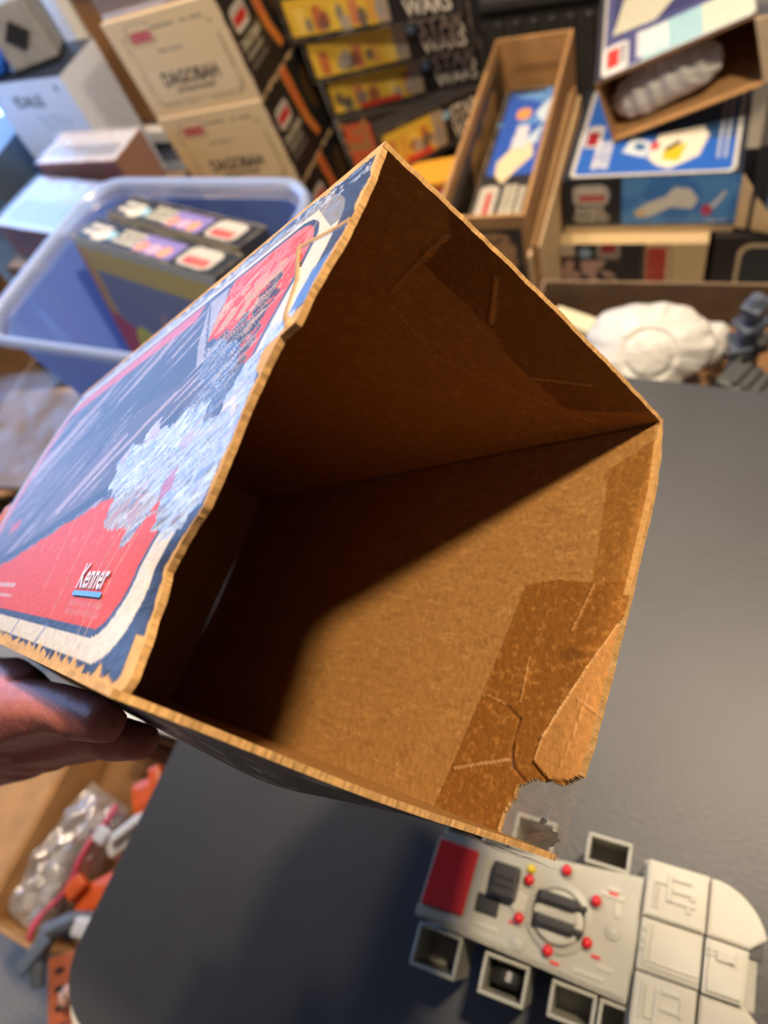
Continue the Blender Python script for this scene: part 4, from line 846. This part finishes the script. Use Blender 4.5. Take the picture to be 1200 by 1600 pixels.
# ================================================================== PARTS CARTON right behind the table
hbx = open_carton('open_carton', 'open brown carton of loose white and dark parts behind the table', 'box', (-0.312, 0.675, 0), 3.5, 0.52, 0.262, 0.494, M['kraft_grey'], 0.006)
c_ = open_carton('inner_tray', 'shallow brown tray inside the carton of loose parts', 'tray', (-0.302, 0.685, 0.008), 3.5, 0.50, 0.24, 0.40, M['kraft_dark'], 0.004); box('lid_panel', (0.25, 0.12, 0.40), (0.50, 0.24, 0.004), M['kraft_dark'], c_)
shell('moulded_shell', 'big bright white scalloped shell lying in the open parts carton', Matrix.Translation((-0.130, 0.795, 0.490)) @ Matrix.Rotation(math.radians(40), 4, 'X') @ Matrix.Rotation(math.radians(24), 4, 'Z'), 0.098, 0.078, 0.045, 14, 9)
sh2 = shell('moulded_shell', 'small cream shell propped behind the big white shell', Matrix.Translation((-0.048, 0.872, 0.44)) @ Matrix.Rotation(math.radians(40), 4, 'X'), 0.04, 0.036, 0.03, 9, 5, dish=False)
M['ivory'] = mat('ivory_plastic', (222, 214, 180), 0.4, 0.06, 30); M['clearish'] = film('yellowed_clear_plastic', tint=(214, 206, 150), gloss=0.25, diffuse=0.4, rough=0.2)
it = empty('toy_part', Matrix.Translation((-0.248, 0.875, 0.425)) @ Matrix.Rotation(math.radians(-18), 4, 'Z')); tag(it, 'ivory slab part with yellow patch beside the big white shell', 'toy part')
box('slab', (0, 0, 0.03), (0.11, 0.036, 0.024), M['ivory'], it, bevel=0.008, seg=3); box('yellow_patch', (-0.03, -0.026, 0.022), (0.03, 0.02, 0.014), M['toy_yellow'], it, bevel=0.004); box('clear_block', (0.0, -0.04, 0.014), (0.05, 0.03, 0.022), M['clearish'], it, bevel=0.005); box('foot', (0, 0, 0.009), (0.08, 0.03, 0.018), M['ivory'], it, bevel=0.003)
# dark grey machine parts
M['dk1'] = mat('dark_grey_plastic', (70, 72, 70), 0.5, 0.2, 60); M['dk2'] = mat('slate_plastic', (84, 92, 106), 0.45, 0.15, 60)
tr = empty('toy_turret', Matrix.Translation((0.012, 0.812, 0.414)) @ Matrix.Rotation(math.radians(20), 4, 'Z')); tag(tr, 'slate blue toy turret standing upright in the parts carton', 'toy part')
bm = bmesh.new(); add_lathe(bm, [(0.022, 0.0), (0.024, 0.03), (0.019, 0.07), (0.022, 0.09), (0.016, 0.11), (0.019, 0.135), (0.014, 0.15), (0.016, 0.175), (0.008, 0.19)], 10); bm_obj('column', bm, M['dk2'], tr)
for k, (z, s) in enumerate(((0.10, 0.05), (0.14, 0.042), (0.172, 0.034))): box('collar', (0, 0, z), (s, s * 0.8, 0.012), M['dk2'], tr, rz=0.4 * k, bevel=0.002)
box('arm', (0.026, -0.012, 0.12), (0.05, 0.012, 0.012), M['dk1'], tr, rz=0.6, bevel=0.002); box('arm', (-0.02, -0.012, 0.09), (0.03, 0.012, 0.012), M['dk1'], tr, rz=-0.8, bevel=0.002)
ch = empty('toy_chassis', Matrix.Translation((0.04, 0.735, 0.42)) @ Matrix.Rotation(math.radians(-24), 4, 'Z')); tag(ch, 'dark grey toy chassis with wheels beside the slate turret', 'toy part')
box('frame', (0.01, 0, 0.07), (0.13, 0.05, 0.05), M['dk1'], ch, bevel=0.006); box('underbody', (0.01, 0, 0.024), (0.10, 0.04, 0.046), M['dk1'], ch, bevel=0.004)
for k in range(4):
    box('grille_bar', (-0.03 + 0.016 * k, 0, 0.099), (0.007, 0.042, 0.010), M['dk1'], ch, bevel=0.0015)
for x in (-0.03, 0.03):
    bm = bmesh.new(); add_lathe(bm, [(0.012, -0.006), (0.022, -0.006), (0.024, 0), (0.022, 0.006), (0.012, 0.006), (0.010, 0.002)], 20, Matrix.Translation((x, -0.034, 0.075)) @ Matrix.Rotation(math.radians(90), 4, 'X')); bm_obj('wheel', bm, M['toy_black'], ch)
bm = bmesh.new(); add_lathe(bm, [(0.026, 0.0), (0.026, 0.03), (0.018, 0.034), (0.016, 0.01)], 18, Matrix.Translation((0.062, 0.01, 0.095))); bm_obj('hub', bm, M['dk1'], ch)

# ================================================================== LEFT SIDE: shelf, white box, clear tub
M['shelf'] = mat('white_laminate', (222, 220, 214), 0.5, 0.02, 20)
sh = empty('shelf_unit', Matrix.Translation((-1.757, 1.5, 0))); tag(sh, 'white laminate shelf unit holding a brown carton', 'shelf')
for n, lo, hi in (('side_board', (0, 0, 0), (0.05, 0.36, 1.15)), ('side_board', (0.60, 0, 0), (0.63, 0.36, 1.15)), ('shelf_board', (0.05, 0, 0.395), (0.60, 0.36, 0.430)), ('shelf_board', (0.05, 0, 0.0), (0.60, 0.36, 0.03)), ('top_board', (0.05, 0, 1.12), (0.60, 0.36, 1.15)), ('back_board', (0.05, 0.35, 0.03), (0.60, 0.36, 1.12))):
    box(n, [(a + b) / 2 for a, b in zip(lo, hi)], [b - a for a, b in zip(lo, hi)], M['shelf'], sh, bevel=0.002, seg=1)
c = Canvas(0.50, 0.42, (150, 106, 60), 0.0035); c.rect(0.10, 0.0, 0.50, 0.30, (158, 130, 104), 0, 0.6); c.rect(0, 0.30, 0.5, 0.42, (140, 100, 66)); c.rect(0, 0, 0.5, 0.02, (104, 74, 60)); c.seg((0.0, 0.345), (0.12, 0.345), 0.045, (112, 84, 66), 0.8)
o = card_box('shipping_carton', 'brown shipping carton with grey lettering on the white shelf', 'box', (-1.695, 1.53, 0.4315), 0, 0.50, 0.28, 0.42, (150, 106, 60), {'front': c})
text_on(o, 'lettering', 'ROYAL B', fr('front', 0.5, 0.28, 0.42), 0.03, 0.325, 0.30, 0.045, mat('grey_print', (92, 74, 66), 0.7))
c = Canvas(0.42, 0.33, (206, 210, 216), 0.005); c.rect(0, 0.30, 0.42, 0.33, (120, 126, 140)); c.rect(0.02, 0.02, 0.4, 0.28, (196, 204, 216))
card_box('white_carton', 'plain white carton on the bottom of the shelf unit', 'box', (-1.68, 1.51, 0.0315), 0, 0.42, 0.28, 0.33, (206, 210, 216), {'front': c})
# white box with lettering
c = Canvas(0.28, 0.42, (220, 224, 230), 0.003); c.rect(0.10, 0.155, 0.25, 0.26, (150, 158, 176), 0.004); c.rect(0.115, 0.165, 0.24, 0.235, (176, 186, 206), 0.004); c.glyphs(0.115, 0.318, 0.21, 0.325, (170, 178, 196), 4, 1); c.glyphs(0.12, 0.303, 0.23, 0.310, (176, 184, 200), 5, 1); c.glyphs(0.125, 0.288, 0.22, 0.295, (178, 186, 202), 6, 1); c.rect(0.238, 0.385, 0.252, 0.40, (120, 126, 142), 0.003)
o = card_box('white_carton', 'tall white box with black lettering and a grey picture square', 'box', (-1.925, 1.312, 0.272), 2.7, 0.28, 0.17, 0.42, (216, 220, 228), {'front': c, 'top': Canvas(0.28, 0.17, (40, 48, 62))})
text_on(o, 'lettering', 'IDALE', fr('front', 0.28, 0.17, 0.42), 0.075, 0.352, 0.10, 0.030, M['ink'])
open_carton('moving_carton', 'brown carton under the tall white box', 'box', (-1.945, 1.29, 0), 2.7, 0.31, 0.185, 0.27, M['kraft_dark'])
M['grey_dev'] = mat('light_grey_plastic', (150, 148, 142), 0.5, 0.15, 40)
dv = empty('grey_device', Matrix.Translation((-1.772, 1.408, 0.6935)) @ Matrix.Rotation(math.radians(28), 4, 'Z')); tag(dv, 'light grey device with a black diamond plate on the white box', 'device')
box('case', (0, 0, 0.075), (0.13, 0.09, 0.15), M['grey_dev'], dv, bevel=0.008); box('diamond_plate', (0, -0.046, 0.08), (0.05, 0.004, 0.05), M['toy_black'], dv, rot=Matrix.Rotation(math.radians(45), 3, 'Y')); box('base_strip', (0, -0.002, 0.006), (0.132, 0.092, 0.012), M['toy_black'], dv)
M['blue_bag'] = mat('blue_plastic_bag', (50, 120, 226), 0.25, 0.3, 30, 0.8, 60, spec=0.6)
def pillow(name, label, cat, mw, lx, ly, lz, m, seed, amp=0.25, n=36, group=None):
    r = np.random.default_rng(seed); V, F = [], []
    us = np.linspace(-1, 1, n)
    for sgn in (1, -1):
        for y in us:
            for x in us:
                e = max(0, (1 - x ** 4) * (1 - y ** 4)) ** 0.6
                nz = (fbm(np.array([[x + 2]]), np.array([[y + 2 + sgn]]), 3.2, seed)[0, 0] - 0.5) * amp * 2
                V.append((lx * x, ly * y, lz * (1 + sgn * e * (1 + nz) if True else 0)))
    for s in range(2):
        for j in range(n - 1):
            for i in range(n - 1):
                a = s * n * n + j * n + i; f = (a, a + 1, a + n + 1, a + n); F.append(f if s == 0 else f[::-1])
    root = empty(name, mw); tag(root, label, cat, group); raw('film', V, F, m, root, smooth=True); return root
pillow('plastic_bag', 'bright blue plastic bag beside the grey device', 'bag', Matrix.Translation((-1.892, 1.352, 0.6935)) @ Matrix.Rotation(math.radians(-20), 4, 'Z'), 0.045, 0.05, 0.03, M['blue_bag'], 3)

# clear storage tub; blue daylight passing through is painted into the plastic tints
M['tub'] = film('clear_plastic_daylight_blue', tint=(150, 186, 250), gloss=0.10, diffuse=0.5, rough=0.22, bump=0.1, alpha_tint=(206, 226, 255))
M['tub_rim'] = film('clear_plastic_rim', tint=(176, 196, 236), gloss=0.10, diffuse=0.42, rough=0.25, bump=0.1)
tub = empty('storage_tub', Matrix.Translation((-1.075, 0.455, 0.4525))); tag(tub, 'clear plastic storage tub with blue daylight painted into its tint, holding two dark cartons', 'tub')
def ring(w, d, z, r, n=8, ins=0.0): return [Vector((x, y, z)) for x, y in rounded(ins, ins, w - ins, d - ins, r, n)]
tw_, td_ = 0.445, 0.355
loops = [ring(tw_, td_, 0.0, 0.04, ins=0.035), ring(tw_, td_, 0.01, 0.05, ins=0.028), ring(tw_, td_, 0.30, 0.06, ins=0.004)]
bm = bmesh.new(); vl = [[bm.verts.new(p) for p in L] for L in loops]; n = len(vl[0])
for a, b in zip(vl, vl[1:]):
    for k in range(n): bm.faces.new((a[k], a[(k + 1) % n], b[(k + 1) % n], b[k]))
bm.faces.new(vl[0][::-1]); o = bm_obj('tub_body', bm, M['tub'], tub, False); md = o.modifiers.new('t', 'SOLIDIFY'); md.thickness = 0.002
bm = bmesh.new(); loops = [ring(tw_, td_, 0.30, 0.06, ins=0.002), ring(tw_, td_, 0.322, 0.06, ins=-0.002), ring(tw_, td_, 0.326, 0.07, ins=-0.012), ring(tw_, td_, 0.312, 0.072, ins=-0.016)]
vl = [[bm.verts.new(p) for p in L] for L in loops]
for a, b in zip(vl, vl[1:]):
    for k in range(n): bm.faces.new((a[k], a[(k + 1) % n], b[(k + 1) % n], b[k]))
o = bm_obj('tub_rim', bm, M['tub_rim'], tub, True); md = o.modifiers.new('t', 'SOLIDIFY'); md.thickness = 0.003
c_ = open_carton('moving_carton', 'brown carton under the clear storage tub', 'box', (-1.05, 0.47, 0), 0, 0.40, 0.32, 0.45, M['kraft_dark']); box('lid_panel', (0.2, 0.16, 0.45), (0.40, 0.32, 0.004), M['kraft_dark'], c_)
bw, bh = 0.34, 0.338
c = Canvas(bw, bh, (196, 96, 70), 0.003); c.rect(0, bh - 0.02, bw, bh, (206, 186, 140)); c.rect(0.004, bh - 0.055, bw - 0.004, bh - 0.016, (226, 180, 60)); c.rect(0.004, 0.0, 0.03, bh - 0.02, (224, 160, 56)); c.rect(0.03, 0.10, bw - 0.006, bh - 0.055, (140, 132, 130), 0.006)
c.poly([(0.03, 0.19), (0.16, 0.12), (0.34, 0.08), (0.34, 0.0), (0.0, 0.0), (0.0, 0.2)], (206, 66, 44)); c.ell(0.085, 0.135, 0.035, 0.048, (228, 210, 40)); c.ell(0.085, 0.135, 0.020, 0.030, (196, 176, 30)); c.poly([(0.15, 0.20), (0.165, 0.24), (0.18, 0.2), (0.17, 0.16)], (196, 150, 120)); c.poly([(0.19, 0.12), (0.22, 0.18), (0.26, 0.1), (0.24, 0.04), (0.2, 0.05)], (226, 120, 86)); c.poly([(0.16, 0.16), (0.18, 0.17), (0.2, 0.05), (0.17, 0.03)], (84, 60, 50))
def spine(d, seed):
    c = Canvas(bw, d, (34, 34, 36), 0.002); c.glyphs(0.012, 0.012, 0.07, d - 0.014, (206, 200, 184), seed, 2); c.ell(0.075, d * 0.42, 0.012, 0.012, (150, 196, 212)); c.rect(0.04, 0.008, 0.074, 0.03, (214, 206, 184), 0.008)
    c.glyphs(0.09, 0.012, 0.15, d - 0.012, (196, 190, 168), seed + 1, 3); c.rect(0.145, 0.008, 0.235, d - 0.01, (128, 116, 176), 0.004)
    for x, cc in ((0.158, (206, 140, 110)), (0.185, (196, 160, 180)), (0.21, (214, 150, 110))): c.ell(x, 0.022, 0.012, 0.014, cc)
    c.rect(0.245, 0.008, 0.315, d - 0.008, (186, 180, 168), 0.012); c.rect(0.255, 0.014, 0.305, d * 0.5, (190, 44, 44)); return c.wear((150, 140, 124), 0.003, seed)
for k, (lab, dd) in enumerate((('carton with yellow and red front in the clear tub', 0.062), ('dark carton behind the yellow and red one in the tub', 0.062))):
    p = Vector((-1.026, 0.588, 0.468)) + Matrix.Rotation(math.radians(-12), 3, 'Z') @ Vector((0.012 + 0.018 * k, 0.0675 * k, 0.001))
    o = card_box('toy_carton', lab, 'box', p, -12, bw - 0.03 * k, dd, bh - 0.006 * k, (44, 42, 42), {'front': c, 'top': spine(dd, 5 + k)}, pitch=-11)
    text_on(o, 'badge_lettering', 'STAR WARS', fr('top', bw - 0.03 * k, dd, bh - 0.006 * k), 0.26 if k == 0 else 0.237, 0.018, 0.04, 0.010, M['pale_red_ink'])

# shrink-wrapped small boxes and other cartons further left
M['wrap'] = film('shrink_wrap', gloss=0.12, diffuse=0.05, rough=0.15, bump=0.9, bscale=30)
def wrapped(label, loc, yaw, w, d, h, topc, sidec, seed):
    ct = Canvas(w, d, topc, 0.004); ct.rect(0.02, 0.02, w - 0.02, d * 0.55, tuple(int(x * 0.72) for x in topc), 0.004); ct.wear((170, 120, 84), 0.008, seed)
    cf = Canvas(w, h, sidec, 0.005); cf.speck(cf.U > 0, 30, 0.58, (150, 96, 90), seed)
    o = card_box('wrapped_box', label, 'box', loc, yaw, w, d, h, sidec, {'top': ct, 'front': cf}, 'film wrapped boxes')
    V, F = [], []
    us = np.linspace(-0.004, w + 0.004, 14); vs = np.linspace(-0.004, d + 0.004, 14)
    for j, v in enumerate(vs):
        for i, u in enumerate(us): V.append((u, v, h + 0.002 + 0.006 * fbm(np.array([[u + 1]]), np.array([[v + 1]]), 25, seed)[0, 0]))
    for j in range(13):
        for i in range(13): F.append((j * 14 + i, j * 14 + i + 1, j * 14 + i + 15, j * 14 + i + 14))
    raw('shrink_film', V, F, M['wrap'], o, smooth=True)
wrapped('film wrapped pale blue box on the carton beside the clear tub', (-1.62, 0.90, 0.502), -6, 0.26, 0.17, 0.095, (150, 164, 186), (120, 96, 96), 4)
wrapped('film wrapped off white box behind the pale blue wrapped box', (-1.60, 1.085, 0.502), 2, 0.25, 0.12, 0.12, (206, 196, 186), (140, 104, 86), 8)
c_ = open_carton('moving_carton', 'brown carton under the film wrapped boxes', 'box', (-1.65, 0.86, 0), 0, 0.36, 0.37, 0.50, M['kraft_dark']); box('lid_panel', (0.18, 0.185, 0.498), (0.36, 0.37, 0.004), M['kraft_grey'], c_)
open_carton('moving_carton', 'open brown carton by the window side of the wrapped boxes', 'box', (-2.34, 0.60, 0), -8, 0.40, 0.42, 0.40, M['kraft_dark'], flaps=(('right', 0.12, 30),))
# cartons in clear bags left of the tub
bc = open_carton('moving_carton', 'low brown carton full of flattened cardboard in clear bags', 'box', (-1.56, 0.28, 0), 4, 0.42, 0.44, 0.34, M['kraft_grey'])
for k, (x, y, z, rz) in enumerate(((-1.36, 0.50, 0.348, 0.25), (-1.34, 0.50, 0.3615, 0.45), (-1.37, 0.48, 0.375, 0.1))):
    o = box('cardboard_sheet', (0, 0, 0), (0.36 - 0.04 * k, 0.30 - 0.02 * k, 0.012), M['kraft_grey'] if k != 1 else M['kraft'], None, bevel=0.002, seg=1); o.location = (x, y, z); o.rotation_euler = (0, 0, rz)
    tag(o, ['flat cardboard sheet at the bottom of the bagged pile', 'flat cardboard sheet in the middle of the bagged pile', 'flat cardboard sheet on top of the bagged pile'][k], 'cardboard', 'flat cardboard sheets')
M['bag'] = film('crumpled_clear_bag', gloss=0.03, diffuse=0.015, rough=0.2, bump=1.0, bscale=14)
pillow('plastic_bag', 'crumpled clear plastic bag over the flat cardboard sheets', 'bag', Matrix.Translation((-1.36, 0.50, 0.3825)) @ Matrix.Rotation(0.3, 4, 'Z'), 0.19, 0.17, 0.02, M['bag'], 6, 0.6)
lid = empty('tub_lid', Matrix.Translation((-1.27, 0.16, 0.0))); tag(lid, 'round white tub standing beside the bagged cardboard', 'tub')
bm = bmesh.new(); add_lathe(bm, [(0.07, 0.0), (0.08, 0.34), (0.086, 0.34), (0.086, 0.36), (0.07, 0.362), (0.066, 0.355)], 36); bm_obj('tub_body', bm, M['shelf'], lid)
bm = bmesh.new(); add_lathe(bm, [(0.066, 0.352), (0.05, 0.356), (0.0005, 0.357)], 36); bm_obj('lid', bm, M['shelf'], lid)
# dark ribbed crate far behind
M['crate'] = mat('dark_grey_crate', (52, 50, 47), 0.6, 0.15, 30)
cr_ = empty('storage_crate', Matrix.Translation((-1.0, 1.98, 0)) @ Matrix.Rotation(math.radians(4), 4, 'Z')); tag(cr_, 'dark grey ribbed storage crate behind the long open carton', 'crate')
box('crate_body', (0.42, 0.2, 0.21), (0.84, 0.40, 0.42), M['crate'], cr_, bevel=0.012); box('crate_lid', (0.42, 0.2, 0.435), (0.87, 0.43, 0.03), M['crate'], cr_, bevel=0.008)
for k in range(16): box('rib', (0.06 + 0.048 * k, -0.006, 0.22), (0.018, 0.014, 0.34), M['crate'], cr_, bevel=0.003, seg=1)
box('lid_recess', (0.42, 0.2, 0.452), (0.70, 0.28, 0.008), M['toy_black'], cr_, bevel=0.003)

# ================================================================== LOWER LEFT: carton of loose parts beside the table
open_carton('open_carton', 'open brown carton of orange and white parts beside the table', 'box', (-0.778, -0.287, 0), 0, 0.335, 0.30, 0.45, M['kraft'], 0.005, flaps=(('left', 0.30, -6),))
c_ = open_carton('inner_tray', 'brown tray inside the carton of orange parts', 'tray', (-0.768, -0.277, 0.008), 0, 0.315, 0.28, 0.36, M['kraft_dark'], 0.004); box('lid_panel', (0.1575, 0.14, 0.36), (0.315, 0.28, 0.004), M['kraft_dark'], c_)
M['orange'] = mat('orange_plastic', (222, 92, 28), 0.4, 0.15, 40); M['rust'] = mat('rust_brown_plastic', (176, 92, 52), 0.5, 0.15, 40); M['pinkish'] = mat('pink_beige_plastic', (222, 176, 150), 0.4, 0.08, 60); M['gunmetal'] = mat('grey_blue_plastic', (98, 106, 114), 0.45, 0.15, 50)
M['zip_bag'] = film('milky_zip_bag', tint=(214, 206, 200), gloss=0.22, diffuse=0.32, rough=0.18, bump=1.0, bscale=26)
M['zip'] = mat('pink_zip_strip', (222, 90, 116), 0.35, 0.1, 40)
zb = pillow('zip_bag', 'clear zip bag with pink seal lying in the carton of orange parts', 'bag', Matrix.Translation((-0.723, -0.183, 0.3745)) @ Matrix.Rotation(math.radians(82), 4, 'Z'), 0.098, 0.042, 0.034, M['zip_bag'], 12, 0.9)
bm = bmesh.new(); add_tube(bm, [(-0.098 + 0.0196 * k, -0.036 + 0.004 * math.sin(k), 0.060 + 0.006 * math.sin(k * 1.3)) for k in range(11)], 0.0042, 6); bm_obj('zip_seal', bm, M['zip'], zb, True)
bm = bmesh.new()
for k in range(7): add_box(bm, (-0.07 + 0.022 * k, random.uniform(-0.012, 0.022), 0.032), (0.02, 0.024, 0.02), random.uniform(0, 3), 0.004)
bm_obj('bagged_parts', bm, M['shell'], zb)
def chunk(name, label, loc, rz, boxes, m, rx=0.0, group=None):
    root = empty(name, Matrix.Translation(loc) @ Matrix.Rotation(rz, 4, 'Z') @ Matrix.Rotation(rx, 4, 'X')); tag(root, label, 'toy part', group)
    for n_, c0, s0, r0 in boxes: box(n_, c0, s0, m, root, rz=r0, bevel=min(s0) * 0.28)
    return root
chunk('toy_part', 'bright orange moulded part by the back of the parts carton', (-0.628, -0.060, 0.3665), 0.5, [('shell', (0, 0, 0.04), (0.06, 0.05, 0.075), 0.2), ('fin', (0.02, 0.01, 0.085), (0.02, 0.045, 0.02), 0.2)], M['orange'])
chunk('toy_part', 'white angular part between the two orange parts', (-0.632, -0.116, 0.3665), 1.0, [('body', (0, 0, 0.04), (0.075, 0.032, 0.07), 0.0), ('knob', (-0.03, 0.018, 0.078), (0.022, 0.022, 0.014), 0.4), ('bar', (0.01, 0.0, 0.082), (0.06, 0.01, 0.012), 0.0)], M['shell'])
chunk('toy_part', 'orange moulded part beside the zip bag', (-0.628, -0.198, 0.3665), 0.7, [('body', (0, 0, 0.042), (0.075, 0.045, 0.078), 0.1), ('lug', (-0.022, 0.018, 0.088), (0.03, 0.022, 0.014), 0.5), ('lug', (0.028, -0.006, 0.086), (0.022, 0.03, 0.012), 0.1)], M['orange'])
chunk('toy_part', 'small rounded white part near the grey bracket', (-0.612, -0.232, 0.4405), 0.2, [('cap', (0, 0, 0.014), (0.034, 0.026, 0.026), 0.0), ('stem', (0.018, 0.0, 0.010), (0.014, 0.012, 0.012), 0.3)], M['shell'])
br = empty('grey_bracket', Matrix.Translation((-0.645, -0.262, 0.3665))); tag(br, 'grey blue bent bracket over the edge of the parts carton', 'toy part')
bm = bmesh.new(); add_tube(bm, [(0.04, 0.045, 0.075), (0.01, 0.03, 0.092), (-0.012, 0.008, 0.098), (-0.006, -0.024, 0.10), (0.012, -0.048, 0.098)], [0.010, 0.012, 0.013, 0.012, 0.009], 8); bm_obj('bent_arm', bm, M['gunmetal'], br)
box('foot', (0.0, 0.016, 0.04), (0.03, 0.02, 0.078), M['gunmetal'], br, bevel=0.004); box('plate', (-0.008, -0.018, 0.112), (0.018, 0.05, 0.006), M['gunmetal'], br, rz=-0.3, bevel=0.002)
rp = empty('toy_plate', Matrix.Translation((-0.585, -0.285, 0.4525)) @ Matrix.Rotation(math.radians(38), 4, 'Z')); tag(rp, 'rust brown slotted plate resting on the carton front edge', 'toy part')
box('plate', (0, 0, 0.008), (0.075, 0.075, 0.014), M['rust'], rp, bevel=0.003)
for x, y in ((-0.02, 0.02), (-0.02, 0.0), (-0.02, -0.02), (0.012, 0.022), (0.012, 0.0)): box('slot', (x, y, 0.0153), (0.012, 0.006, 0.0015), M['toy_black'], rp)
box('tail', (-0.012, -0.052, 0.008), (0.06, 0.026, 0.012), M['rust'], rp, rz=0.25, bevel=0.004)
lm = empty('toy_limb', Matrix.Translation((-0.553, -0.275, 0.468))); tag(lm, 'pink beige toy limb lying on the rust brown plate', 'toy part')
bm = bmesh.new(); add_tube(bm, [(-0.030, -0.018, 0.013), (-0.018, -0.012, 0.013), (0.004, 0.004, 0.011), (0.026, 0.022, 0.010)], [0.007, 0.012, 0.008, 0.006], 10); bm_obj('limb', bm, M['pinkish'], lm, True)
bm = bmesh.new(); add_tube(bm, [(-0.030, -0.018, 0.012), (-0.026, -0.032, 0.008)], [0.0075, 0.006], 10); bm_obj('fist', bm, M['pinkish'], lm, True)
wb = box('foam_board', (0, 0, 0.25), (0.26, 0.05, 0.50), M['shell'], None, bevel=0.004); wb.location = (-0.60, 0.045, 0); wb.rotation_euler = (0, 0, math.radians(3)); tag(wb, 'white foam board upright behind the carton of orange parts', 'board')
gp = empty('grey_tray', Matrix.Translation((-0.70, 0.11, 0))); tag(gp, 'grey plastic tray of card inserts behind the white foam board', 'tray')
box('tray_body', (0, 0.02, 0.15), (0.30, 0.08, 0.30), M['kraft_grey'], gp, bevel=0.004); box('insert', (0, 0.02, 0.31), (0.26, 0.05, 0.02), M['cream_card'], gp, bevel=0.002)

# ================================================================== fillers at the back
p = Vector((-1.291, 1.232, 0.425)) + Rr @ Vector((0.004, 0.012, 2 * (DH + 0.001) + 0.001))
c = Canvas(0.275, 0.11, (140, 116, 98), 0.004); c.rect(0, 0.0, 0.275, 0.012, (196, 192, 196)); c.speck(c.U > 0, 20, 0.6, (126, 100, 80), 3, 0.6)
card_box('flat_carton', 'flat grey brown carton lying on top of the cream carton stack', 'box', p, 4, 0.275, 0.21, 0.11, (140, 112, 88), {'front': c}, roll=-4)
card_box('dark_carton', 'dark slate carton between the window and the tall white box', 'box', (-2.30, 1.15, 0), 6, 0.30, 0.30, 0.52, (70, 80, 88), {'front': Canvas(0.30, 0.52, (84, 94, 98), 0.01).rect(0.04, 0.1, 0.26, 0.3, (104, 112, 112), 0.01)})
